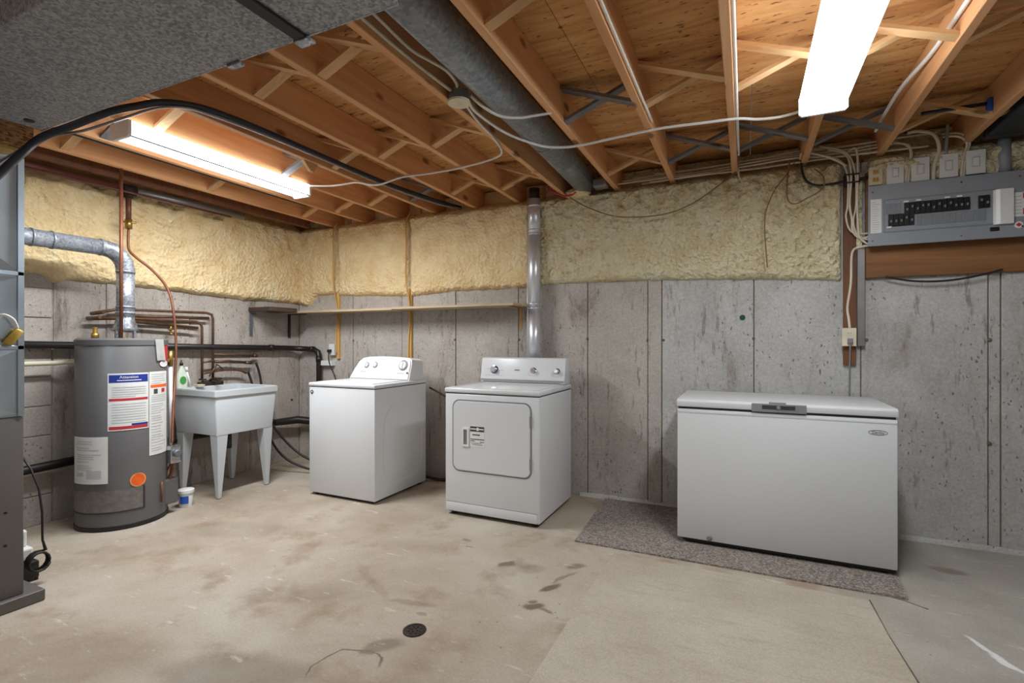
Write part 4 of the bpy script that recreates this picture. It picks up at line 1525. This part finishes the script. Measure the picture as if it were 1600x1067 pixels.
# ------------------------------------------------------------------ breaker panel and its surroundings
bdp = tag(obj('backing_board', bx(.69, 1.78, YB - .030, YB - .004, 1.632, 2.30, bev=.002, seg=1), 'board'), 'brown plywood backing board behind the breaker panel', 'board')
PY = 3.735
bp = thing('breaker_panel', (1.2, YB - .03, 1.82), 'grey electrical breaker panel with open row of black breakers', 'breaker panel')
obj('enclosure', bx(.70, 1.70, PY + .008, YB - .029, 1.832, 2.178), 'panel', bp)
obj('cover', bx(.688, 1.712, PY, PY + .010, 1.818, 2.190, bev=.002, seg=1), 'panel', bp)
b = nb()
frame_ring(b, round_rect(.765, 1.29, 1.895, 2.098, .006, 2), round_rect(.772, 1.283, 1.902, 2.091, .005, 2), 'Y', PY - .003, PY + .002)
obj('recess_rim', b, 'panel_dark', bp)
brk = {}


def part_inst(key, make, parent, loc):
    if key not in brk:
        o = make()
        o.parent = parent
        o.location = loc
        brk[key] = o
    else:
        o = inst(brk[key], parent, loc)
    return o


def breaker(x, z):
    o = part_inst('breaker', lambda: obj('breaker', bx(-.0122, .0122, -.012, .002, -.036, .036, bev=.002, seg=1), 'black'), bp, Vector((x, PY, z)) - origin_of(bp))
    part_inst('toggle', lambda: obj('toggle', bx(-.004, .004, -.02, -.010, -.002, .012, bev=.001, seg=1), 'grey_trim'), o, (0, 0, random.choice((-.012, .004))))
    return o


for k in range(5):
    breaker(.800 + k * .0255, 1.966)
for k in range(12):
    breaker(.879 + k * .0255, 2.030)
breaker(1.222, 2.030)
breaker(1.248, 2.030)
for k in range(12):
    part_inst('blank', lambda: obj('blank_plate', bx(-.0115, .0115, -.003, .002, -.031, .031, bev=.001, seg=1), 'panel_dark'), bp, Vector((.941 + k * .0265, PY, 1.955)) - origin_of(bp))
for k in range(3):
    part_inst('blank', None, bp, Vector((.788 + k * .0265, PY, 2.036)) - origin_of(bp))
for (x, z) in ((.875, 2.072), (.935, 2.074), (1.07, 2.074), (1.125, 2.074), (.792, 1.925)):
    obj('breaker_marker', bx(x - .012, x + .012, PY - .010, PY + .001, z - .005, z + .005), 'paper', bp)
lb = obj('circuit_directory', bx(.700, .755, PY - .002, PY + .001, 1.897, 2.105), 'paper', bp)
b = nb()
for k in range(14):
    box(b, .706, .706 + random.uniform(.02, .042), PY - .0026, PY - .0015, 1.905 + k * .0138, 1.909 + k * .0138)
obj('printed_text', b, 'paper_grey', lb)
mb = nb()
prism(mb, [(1.275, PY + .001), (1.283, PY - .016), (1.30, PY - .024), (1.36, PY - .020), (1.36, PY + .001)], 'Z', 1.892, 2.090, bev=.002, seg=1)
obj('main_breaker_box', mb, 'white_plastic', bp)
wlb = obj('danger_label', bx(1.362, 1.425, PY - .003, PY + .001, 1.93, 2.065), 'paper', bp)
obj('red_print', bx(1.402, 1.425, PY - .0038, PY - .0025, 2.03, 2.06), 'red', wlb)
obj('red_print', bx(1.402, 1.425, PY - .0038, PY - .0025, 1.94, 1.975), 'red', wlb)
b = nb()
for k in range(6):
    box(b, 1.367, 1.397, PY - .0038, PY - .0025, 1.945 + k * .019, 1.950 + k * .019)
obj('printed_text', b, 'paper_grey', wlb)
b = nb()
lathe(b, [(.019, -.001), (.019, .003)], (1.385, PY, 1.884), 18, 'Y')
sd = obj('round_sticker', b, 'paper', bp)
b = nb()
prism(b, [(1.385 - .013, 1.884), (1.385, 1.896), (1.385 + .013, 1.884), (1.385, 1.872)], 'Y', PY - .0038, PY - .0025)
obj('red_mark', b, 'red', sd)
obj('latch_slot', bx(1.262, 1.302, PY - .006, PY + .001, 1.858, 1.880, bev=.002, seg=1), 'black', bp)
for (x, z) in ((.71, 2.15), (.71, 1.85), (1.135, 2.155), (1.135, 1.845), (1.39, 2.155), (1.40, 1.875)):
    b = nb()
    lathe(b, [(.006, 0), (.005, .003)], (x, PY, z), 8, 'Y')
    obj('screw', b, 'chrome', bp)

# wall switches above the panel
obj_sw = []
sw_labels = ['first white switch plate above the breaker panel, next to the ivory outlet', 'second white switch plate above the breaker panel', 'third white switch plate above the breaker panel', 'fourth white switch plate above the panel, beside the grey conduit']
for (xa, xb, za, zb), l in zip(((.790, .876, 2.198, 2.336), (.912, 1.000, 2.200, 2.341), (1.046, 1.134, 2.202, 2.342), (1.170, 1.258, 2.206, 2.345)), sw_labels):
    t = thing('switch_plate', ((xa + xb) / 2, YB, za), l, 'switch', 'switch plates above the breaker panel')
    obj('back_box', bx(xa + .008, xb - .004, 3.79, YB - .02, za - .006, zb - .02, bev=.002, seg=1), 'dark_steel', t)
    pl = obj('plate', bx(xa, xb, 3.772, 3.790, za, zb, bev=.003), 'white_plastic', t)
    obj('switch_frame', bx(xa + .026, xb - .026, 3.769, 3.774, za + .04, zb - .04, bev=.001, seg=1), 'paper_grey', t)
    obj('rocker', bx(xa + .030, xb - .030, 3.766, 3.772, za + .045, zb - .045, bev=.002, seg=1), 'white_plastic', t)
t = thing('wall_outlet', (.735, YB, 2.2), 'ivory duplex outlet above the left end of the breaker panel', 'outlet')
obj('plate', bx(.698, .770, 3.776, 3.80, 2.205, 2.318, bev=.003), 'ivory', t)
obj('back_box', bx(.703, .766, 3.80, YB - .02, 2.20, 2.31), 'dark_steel', t)
for z in (2.238, 2.285):
    rc = obj('receptacle', bx(.718, .750, 3.773, 3.778, z - .014, z + .014, bev=.002, seg=1), 'strip', t)
    b = nb()
    box(b, .726, .728, 3.7715, 3.7735, z - .005, z + .005)
    box(b, .739, .741, 3.7715, 3.7735, z - .005, z + .005)
    obj('slots', b, 'ink', rc)
pipe('electrical_conduit', [(1.345, 3.79, 2.18), (1.345, 3.79, 2.40)], .030, 'panel', 'short fat grey conduit rising from the top of the breaker panel', 'conduit', 14)

# upright board with cables and the lower outlet
tag(obj('upright_board', bx(.572, .640, YB - .028, YB - .005, 1.08, 2.30, bev=.002, seg=1), 'stud'), 'dark brown upright board left of the breaker panel', 'board')
tag(obj('metal_channel', bx(.646, .686, YB - .035, YB + .001, 1.20, 1.82, bev=.002, seg=1), 'steel_grey'), 'grey metal channel on the wall beside the brown upright board', 'channel')
t = thing('wall_outlet', (.595, YB, 1.2), 'ivory duplex outlet above the freezer on the brown upright board', 'outlet')
obj('outlet_box', bx(.562, .632, 3.79, YB - .025, 1.205, 1.312, bev=.002, seg=1), 'ivory', t)
obj('plate', bx(.558, .636, 3.782, 3.792, 1.20, 1.316, bev=.003), 'ivory', t)
rc = obj('receptacle', bx(.582, .612, 3.779, 3.784, 1.268, 1.296, bev=.002, seg=1), 'ivory', t)
b = nb()
box(b, .590, .592, 3.7775, 3.7795, 1.277, 1.288)
box(b, .602, .604, 3.7775, 3.7795, 1.277, 1.288)
obj('slots', b, 'ink', rc)
obj('plug', bx(.586, .614, 3.755, 3.784, 1.218, 1.250, bev=.004), 'grey_trim', t)
pipe('freezer_cord', [(.60, 3.765, 1.22), (.601, 3.79, 1.10), (.603, 3.82, .9), (.60, 3.83, .6), (.58, 3.83, .3)], .005, 'grey_trim', 'thin grey power cord dropping from the ivory outlet behind the freezer', 'cord', 8, 5)
pipe('cable', [(.600, 3.785, 1.316), (.598, 3.81, 1.38), (.592, 3.812, 1.45), (.610, 3.812, 1.60), (.613, 3.81, 1.76), (.625, 3.808, 1.815), (.66, 3.806, 1.83), (.70, 3.806, 1.835)], .0075, 'cable',
     'cream cable from the lower left of the panel down to the freezer outlet', 'cable', 8, 6)
for i, (x, zt, l) in enumerate(((.583, 2.30, 'leftmost cream cable strapped to the upright left of the panel'), (.604, 2.32, 'second cream cable strapped to the upright left of the panel'),
                               (.625, 2.30, 'third cream cable strapped to the upright left of the panel'), (.640, 2.20, 'rightmost cream cable strapped to the upright left of the panel'))):
    zb_ = 1.87 + .02 * (3 - i)
    w_ = (.004, -.006, .007, -.003)[i]
    pipe('cable', [(x - (.24, .12, .19, .06)[i], 3.80, (2.44, 2.47, 2.50, 2.43)[i]), (x - (.07, .03, .05, .01)[i], 3.775, 2.41 + .012 * i), (x, 3.77, 2.30), (x + w_, 3.775, 2.10), (x - w_, 3.78, zb_ + .10), (x + .012, 3.785, zb_ + .02), (x + .05, 3.79, zb_ - .02 + w_), (.705, 3.79, zb_ - .02)],
         (.0055, .0068, .0052, .0062)[i], 'cable', l, 'cable', 8, 5)
t = thing('cable_clamp', (.61, 3.78, 2.26), 'dark clamp gathering the cables left of the ivory outlet', 'clamp')
obj('clamp_block', bx(.570, .652, 3.786, 3.80, 2.22, 2.30, bev=.004), 'iron', t)
b = nb()
for z in (2.235, 2.285):
    tube(b, [(.572, 3.762, z), (.65, 3.762, z)], .005, 8)
obj('straps', b, 'dark_steel', t)
b = nb()
tube(b, [(.65, 3.79, 2.255), (.698, 3.79, 2.262)], .010, 8)
obj('connector', b, 'iron', t)
pipe('cable', [(.335, 3.78, 2.43), (.335, 3.77, 2.35), (.36, 3.76, 2.275), (.42, 3.76, 2.24), (.50, 3.765, 2.24), (.57, 3.775, 2.25)], .0075, 'cable_black', 'black cable curving from the ceiling to the dark clamp', 'cable', 8, 6)
pipe('cable', [(.79, 3.80, 1.632), (.92, 3.80, 1.60), (1.06, 3.80, 1.592), (1.18, 3.80, 1.605), (1.29, 3.80, 1.63), (1.34, 3.80, 1.645)], .006, 'cable_black', 'black wire sagging below the brown backing board', 'cable', 8, 6)

for i, (pts, l) in enumerate((
        ([(.885, 3.78, 2.19), (.892, 3.775, 2.28), (.91, 3.78, 2.36), (.90, 3.79, 2.43), (.83, 3.80, 2.46)], 'cream cable between the first and second switch plates'),
        ([(.898, 3.785, 2.19), (.905, 3.78, 2.30), (.915, 3.79, 2.39), (.87, 3.80, 2.45), (.80, 3.81, 2.455)], 'cream cable just right of the first switch plate'),
        ([(1.020, 3.78, 2.19), (1.022, 3.775, 2.28), (1.045, 3.775, 2.38), (1.02, 3.78, 2.47), (.95, 3.80, 2.51), (.90, 3.81, 2.51)], 'thick cream cable between the second and third switch plates'),
        ([(1.148, 3.78, 2.19), (1.155, 3.775, 2.30), (1.175, 3.78, 2.39), (1.14, 3.79, 2.44), (1.07, 3.80, 2.455)], 'cream cable between the third and fourth switch plates'),
        ([(1.160, 3.785, 2.19), (1.168, 3.78, 2.31), (1.19, 3.79, 2.40), (1.15, 3.80, 2.46), (1.07, 3.81, 2.475)], 'cream cable right behind the fourth switch plate'))):
    pipe('cable', pts, .010 if i == 2 else .0065, 'cable', l, 'cable', 8, 5)
pipe('cable', [(1.10, 3.79, 2.20), (1.08, 3.785, 2.34), (1.085, 3.79, 2.44), (1.09, 3.79, 2.52)], .009, 'panel', 'dark grey flexible cable rising behind the third switch plate', 'cable', 8, 5)

# cable bundle along the top of the back wall
for i, (z0_, z1_, y, sag) in enumerate(((2.435, 2.455, 3.80, .012), (2.455, 2.48, 3.815, .015), (2.475, 2.50, 3.83, .010), (2.425, 2.43, 3.82, .006), (2.415, 2.415, 3.79, .004), (2.49, 2.515, 3.84, .02))):
    xs = [-.92 + .07 * i, -.6, -.28, .04, .30, .62, .80 + .05 * i]
    pts = [(x, y - .012 * math.sin(x * 7 + i), z0_ + (z1_ - z0_) * (x + .9) / 1.7 - sag * abs(math.sin((x - J0) / JS * PI))) for x in xs]
    pipe('cable', pts, .0062, 'cable', ['lowest but one', 'third', 'fourth', 'second', 'lowest', 'uppermost'][i] + ' cream cable of the bundle along the top of the back wall', 'cable', 6, 5, 'cable bundle on the back wall')
pipe('cable', [(.325, 3.78, 2.43), (.33, 3.75, 2.455), (.36, 3.745, 2.455), (.45, 3.74, 2.42), (.53, 3.745, 2.375), (.575, 3.755, 2.34)], .0075, 'cable', 'cream cable arching from a joist down to the dark clamp', 'cable', 8, 5)
pipe('cable', [(-.045, 3.76, 2.42), (-.04, 3.755, 2.36), (-.025, 3.75, 2.33), (-.02, 3.77, 2.30)], .006, 'cable', 'short cream cable dropping beside the joist into the pale foam', 'cable', 8, 5)
# thin wires on the pale foam
pipe('thin_wire', [(-1.25, 3.74, 2.36), (-1.10, 3.712, 2.26), (-.9, 3.704, 2.17), (-.70, 3.700, 2.14), (-.5, 3.700, 2.145), (-.33, 3.704, 2.20), (-.17, 3.708, 2.30), (-.06, 3.74, 2.39)], .0042, 'cable_brown', 'thin brown wire drooping in a long arc across the pale foam', 'wire', 6, 6)
pipe('thin_wire', [(.29, 3.74, 2.40), (.24, 3.73, 2.32), (.17, 3.708, 2.22), (.12, 3.704, 2.08), (.115, 3.704, 1.95), (.125, 3.708, 1.80), (.13, 3.712, 1.72)], .004, 'cable_brown', 'thin brown wire hanging straight down the pale foam', 'wire', 6, 6)
pipe('thin_wire', [(.26, 3.74, 2.40), (.245, 3.73, 2.25), (.25, 3.704, 2.15), (.29, 3.700, 2.12), (.36, 3.700, 2.15), (.42, 3.700, 2.18), (.45, 3.704, 2.22), (.445, 3.708, 2.28), (.40, 3.73, 2.34)], .004, 'cable_brown', 'looped thin brown wire near the dark clamp on the foam', 'wire', 6, 6)
pipe('thin_wire', [(-1.42, 3.708, 2.44), (-1.33, 3.70, 2.385), (-1.27, 3.70, 2.362), (-1.20, 3.70, 2.375), (-1.14, 3.700, 2.43)], .008, 'red', 'red and white wire looped under the end of the round duct', 'wire', 8, 6)

# ------------------------------------------------------------------ ductwork
du = thing('trunk_duct', (-1.8, .9, 2.15), 'large dull grey rectangular duct hung below the joists at upper left', 'duct')
obj('duct_body', bx(-2.785, -.86, .685, 1.105, 2.15, ZJ - .012, bev=.003, seg=1), 'duct', du)
for x in (-1.215,):
    b = nb()
    box(b, x - .022, x + .022, .68, 1.112, 2.141, 2.151, bev=.002, seg=1)
    box(b, x - .022, x + .022, 1.105, 1.113, 2.15, 2.385)
    obj('drive_cleat', b, 'dark_gap', du)
    obj('cleat_tab', bx(x - .03, x + .03, 1.09, 1.125, 2.136, 2.146, bev=.002, seg=1), 'galv', du)
obj('cleat_tab', bx(-1.56, -1.50, 1.098, 1.122, 2.140, 2.150, bev=.002, seg=1), 'galv', du)
b = nb()
lathe(b, [(.018, 2.146), (.018, 2.151)], (-2.70, 1.03, 0), 10)
obj('punched_hole', b, 'black', du)
b = nb()
tube(b, [(-2.785, 1.103, 2.152), (-.86, 1.103, 2.152)], .004, 6)
obj('edge_seam', b, 'galv', du)
obj('transition', bx(-3.03, -2.786, .70, 1.09, 2.26, ZJ - .014), 'galv', du)
rd = thing('round_duct', (-1.11, 2.6, 2.45), 'round grey branch duct between the joists ending at the back wall', 'duct')
b = nb()
tube(b, [(-1.10, 1.03, 2.478), (-1.112, 3.20, 2.478)], .094, 24)
obj('pipe_section', b, 'round_duct', rd)
b = nb()
tube(b, [(-1.112, 2.84, 2.476), (-1.135, 3.76, 2.47)], .089, 24)
obj('pipe_section', b, 'round_duct', rd)
b = nb()
tube(b, [(-1.112, 2.835, 2.477), (-1.112, 2.855, 2.477)], .0965, 24)
obj('seam_ring', b, 'round_duct', rd)
b = nb()
tube(b, [(-1.035, 2.86, 2.425), (-1.06, 3.72, 2.418)], .004, 6)
obj('lock_seam', b, 'round_duct', rd)
jb = nb()
box(jb, -1.03, -.93, 3.62, 3.70, 2.375, 2.44, bev=.012)
tag(obj('wire_junction', jb, 'steel_grey'), 'grey metal box wedged beside the end of the round duct', 'junction box')
b = nb()
mblob = bmesh.ops.create_icosphere(b, subdivisions=4, radius=1.0)
for v in b.verts:
    n_ = v.co.normalized()
    k_ = 1 + .22 * mnoise.fractal(n_ * 3.1, 1.0, 2.0, 4)
    v.co = Vector((-1.19 + n_.x * .10 * k_, 3.76 + n_.y * .07 * k_, 2.385 + n_.z * .035 * k_))
for f in b.faces:
    f.smooth = True
tag(obj('foam_blob', b, 'foam_tan'), 'tan foam lump sealing the end of the round duct', 'insulation')
dk = thing('dark_duct', (1.42, 3.2, 2.37), 'dark grey duct between the joists above the right end of the panel', 'duct')
obj('duct_body', bx(1.235, 1.565, 2.2, 3.72, 2.385, 2.55, bev=.01), 'hose_black', dk)
obj('end_collar', bx(1.23, 1.57, 3.68, 3.73, 2.38, 2.555, bev=.004, seg=1), 'dark_steel', dk)

# black hose round the duct into a joist bay
pipe('black_hose', [(-2.90, .80, 1.70), (-2.893, .93, 1.84), (-2.885, 1.005, 1.95), (-2.875, 1.068, 2.05), (-2.868, 1.135, 2.145), (-2.745, 1.195, 2.20), (-2.60, 1.27, 2.265), (-2.53, 1.345, 2.31), (-2.49, 1.43, 2.355), (-2.45, 1.56, 2.385),
                    (-2.425, 1.70, 2.392), (-2.415, 1.95, 2.395), (-2.415, 2.3, 2.395), (-2.40, 2.95, 2.395), (-2.33, 3.5, 2.40), (-2.28, 3.80, 2.41)], .0165, 'hose_black',
     'thick black hose curving around the duct corner and along the joists', 'hose', 12, 5)
pipe('cable', [(-2.92, .95, 1.93), (-2.905, 1.09, 2.09), (-2.85, 1.165, 2.16), (-2.72, 1.225, 2.185), (-2.58, 1.30, 2.24), (-2.50, 1.40, 2.315), (-2.455, 1.50, 2.355), (-2.43, 1.62, 2.365), (-2.395, 2.0, 2.367), (-2.385, 2.9, 2.368), (-2.32, 3.5, 2.375), (-2.27, 3.78, 2.40)], .006,
     'steel_grey', 'thin grey line strapped along the thick black hose', 'cable', 8, 5)

# ------------------------------------------------------------------ ceiling wiring
t = thing('junction_box', (-1.255, 2.06, ZJ), 'octagonal metal junction box with white cover on a ceiling joist', 'junction box')
b = nb()
lathe(b, [(.048, 2.385), (.05, 2.39), (.05, 2.43), (.046, 2.435)], (-1.25, 2.07, 0), 8, smooth=False)
obj('box_body', b, 'steel_grey', t)
b = nb()
lathe(b, [(.046, 2.372), (.055, 2.375), (.055, 2.385), (.05, 2.387)], (-1.25, 2.07, 0), 16)
obj('cover', b, 'ivory', t, sharp=40)
pipe('cable', [(-1.285, 1.10, 2.44), (-1.290, 1.45, 2.43), (-1.292, 1.72, 2.43), (-1.285, 1.90, 2.43), (-1.265, 2.02, 2.42)], .0075, 'cable', 'left of the two cream cables running to the ceiling junction box', 'cable', 8, 5)
pipe('cable', [(-1.255, 1.10, 2.47), (-1.262, 1.45, 2.46), (-1.272, 1.70, 2.455), (-1.245, 1.80, 2.45), (-1.215, 1.90, 2.445), (-1.225, 2.0, 2.44), (-1.245, 2.04, 2.43)], .0075, 'cable', 'right cream cable looping into the ceiling junction box', 'cable', 8, 5)
pipe('cable', [(-1.22, 2.11, 2.395), (-1.235, 2.23, 2.39), (-1.20, 2.50, 2.385), (-1.09, 2.72, 2.378), (-.98, 2.80, 2.378), (-.86, 2.825, 2.382), (-.68, 2.82, 2.388), (-.50, 2.81, 2.391), (-.39, 2.81, 2.392), (-.2, 2.83, 2.39), (-.045, 2.85, 2.39), (.06, 2.90, 2.388), (.16, 2.91, 2.385), (.26, 2.87, 2.384), (.30, 2.79, 2.384)], .0075,
     'cable_white', 'white cable strung under the joists from junction box to right light', 'cable', 8, 6)
pipe('cable', [(-1.205, 2.10, 2.42), (-1.17, 2.16, 2.385), (-1.12, 2.25, 2.365), (-1.05, 2.33, 2.375), (-.99, 2.37, 2.39), (-.90, 2.40, 2.40)], .007, 'cable_white', 'short white cable from the junction box across the round duct', 'cable', 8, 6)
pipe('cable', [(-2.94, 2.72, 2.388), (-2.80, 2.785, 2.386), (-2.68, 2.80, 2.385), (-2.57, 2.82, 2.39), (-2.40, 2.84, 2.355), (-2.20, 2.86, 2.388), (-1.98, 2.88, 2.39), (-1.74, 2.875, 2.39), (-1.50, 2.83, 2.388), (-1.38, 2.78, 2.39), (-1.335, 2.70, 2.392)], .0065, 'cable_white',
     'white cable strung from the left light under several joists', 'cable', 8, 6)
pipe('cable', [(-1.25, 2.13, 2.40), (-1.28, 2.30, 2.393), (-1.30, 2.52, 2.392), (-1.335, 2.70, 2.392)], .0065, 'cable_white', 'white cable lying along the joist below the junction box', 'cable', 8, 6)
pipe('cable', [(.735, 1.2, 2.46), (.735, 2.36, 2.475), (.735, 2.60, 2.48), (.730, 2.78, 2.485), (.70, 3.06, 2.49), (.698, 3.38, 2.49), (.70, 3.6, 2.48)], .0095, 'cable_white', 'thick white cable stapled along the joist right of the wide light', 'cable', 8, 6)
pipe('cable', [(-.04, 1.0, 2.42), (-.04, 2.2, 2.415), (-.041, 3.0, 2.412), (-.04, 3.5, 2.42)], .008, 'cable_white', 'straight white cable on the joist left of the wide light', 'cable', 8, 4)
pipe('cable', [(-.455, 1.0, 2.415), (-.455, 2.0, 2.412), (-.455, 2.75, 2.41)], .006, 'cable_white', 'white cable along the joist above the gap between dryer and freezer', 'cable', 8, 4)
tag(obj('blue_bracket', bx(1.142, 1.166, 3.40, 3.44, 2.43, 2.50, bev=.006), 'bluebit'), 'small bright blue plastic bracket on the joist above the switches', 'bracket')
pipe('dark_rod', [(.87, 3.42, 2.475), (1.14, 3.42, 2.475)], .010, 'hose_black', 'dark rod running from the blue bracket to the next joist', 'rod', 8)

# ------------------------------------------------------------------ furnace at the left edge
fu = thing('furnace', (-3.35, .85, 0), 'dark grey furnace cabinet with galvanised plenum at the left edge', 'furnace')
obj('cabinet', bx(-3.66, -3.05, .45, 1.145, .055, .882, bev=.006), 'furnace', fu, sharp=40)
obj('plinth', bx(-3.70, -3.02, .40, 1.212, 0.001, .055, bev=.004, seg=1), 'furnace', fu)


def plenum_section(z0_, z1_, push):
    b = nb()
    box(b, -3.65, -3.055, .46, 1.135, z0_, z1_)
    yc, zc = (.46 + 1.135) / 2, (z0_ + z1_) / 2
    c = b.verts.new((-3.055 + push, yc, zc))
    cs = [b.verts.new(p) for p in ((-3.054, .47, z0_ + .01), (-3.054, 1.125, z0_ + .01), (-3.054, 1.125, z1_ - .01), (-3.054, .47, z1_ - .01))]
    for k in range(4):
        b.faces.new((cs[k], cs[(k + 1) % 4], c))
    return obj('plenum_section', b, 'plenum', fu)


plenum_section(.883, 1.20, .045)
plenum_section(1.205, 1.54, .04)
plenum_section(1.545, 2.08, .06)
for z in (1.2, 1.542):
    obj('flange', bx(-3.66, -3.045, .45, 1.145, z - .008, z + .012, bev=.002, seg=1), 'plenum', fu)
obj('corner_seam', bx(-3.062, -3.045, 1.122, 1.144, .885, 2.08), 'plenum', fu)
for z in (.45, .30):
    b = nb()
    lathe(b, [(.006, 0), (.006, .004)], (-3.05, 1.08, z), 8, 'X')
    obj('screw', b, 'black', fu)
b = nb()
lathe(b, [(.016, 1.21), (.018, 1.23), (.018, 1.28), (.014, 1.29)], (-3.03, 1.10, 0), 12)
bmesh.ops.rotate(b, verts=b.verts, cent=(-3.03, 1.10, 1.25), matrix=Matrix.Rotation(math.radians(-35), 3, 'X'))
tg = obj('yellow_tag', b, 'yellow_tag', fu)
b = nb()
tube(b, [(-3.03, 1.115, 1.29), (-3.03, 1.10, 1.33), (-3.035, 1.07, 1.35), (-3.045, 1.05, 1.33)], .006, 8, 4)
obj('tag_wire', b, 'cable_white', tg)
wb_ = thing('strand_board_beam', (-3.15, .9, 2.09), 'short strand board beam end under the duct at the left edge', 'beam')
obj('beam_body', bx(-3.02, -2.975, .4, 1.15, 2.115, 2.235), 'osb', wb_)
obj('beam_core', bx(-3.30, -3.02, .4, 1.145, 2.10, 2.23), 'strip', wb_)
pm = thing('condensate_pump', (-3.38, 1.27, 0), 'small black and white condensate pump on the floor behind the furnace', 'pump')
obj('tank', bx(-3.46, -3.31, 1.225, 1.305, .012, .10, bev=.008), 'black', pm)
obj('motor_cover', bx(-3.46, -3.345, 1.23, 1.295, .10, .165, bev=.01), 'white_plastic', pm)
obj('motor_top', bx(-3.46, -3.385, 1.24, 1.285, .165, .25, bev=.01), 'white_plastic', pm)
for (x, y) in ((-3.45, 1.235), (-3.32, 1.235), (-3.45, 1.295), (-3.32, 1.295)):
    obj('foot', bx(x - .006, x + .006, y - .006, y + .006, 0, .013), 'black', pm)
b = nb()
cl = []
for k in range(90):
    a = k * .42
    cl.append((-3.275 + .0005 * k, 1.275 + .042 * math.cos(a), .115 + .046 * math.sin(a)))
tube(b, [(-3.345, 1.25, .64), (-3.30, 1.265, .58), (-3.255, 1.28, .48), (-3.235, 1.285, .36), (-3.245, 1.29, .22), (-3.265, 1.31, .16)] + cl[3:], .0055, 6)
tag(obj('coiled_cord', b, 'cable_black'), 'black cord looping down to a coil beside the condensate pump', 'cord')
pipe('pump_tube', [(-3.60, 1.26, .80), (-3.60, 1.262, .34)], .010, 'abs', 'thin black tube standing behind the furnace edge', 'pipe', 8)

# ------------------------------------------------------------------ floor drain
dn = thing('floor_drain', (-1.276, 1.748, 0), 'round rusted cast iron drain cover set in the floor', 'drain')
b = nb()
lathe(b, [(.049, -.005), (.049, .0045), (.045, .006), (.038, .006), (.037, .004)], (-1.276, 1.748, 0), 28)
obj('cover', b, 'iron', dn, sharp=40)
for (r_, n_) in ((.013, 4), (.026, 8)):
    for k in range(n_):
        a = 2 * PI * k / n_
        b = nb()
        lathe(b, [(.0042, .004), (.0042, .0062)], (-1.276 + r_ * math.cos(a), 1.748 + r_ * math.sin(a), 0), 8)
        obj('drain_hole', b, 'black', dn)

for o in bpy.data.objects:
    if o.name.startswith('printed_text'):
        o['kind'] = 'stuff'
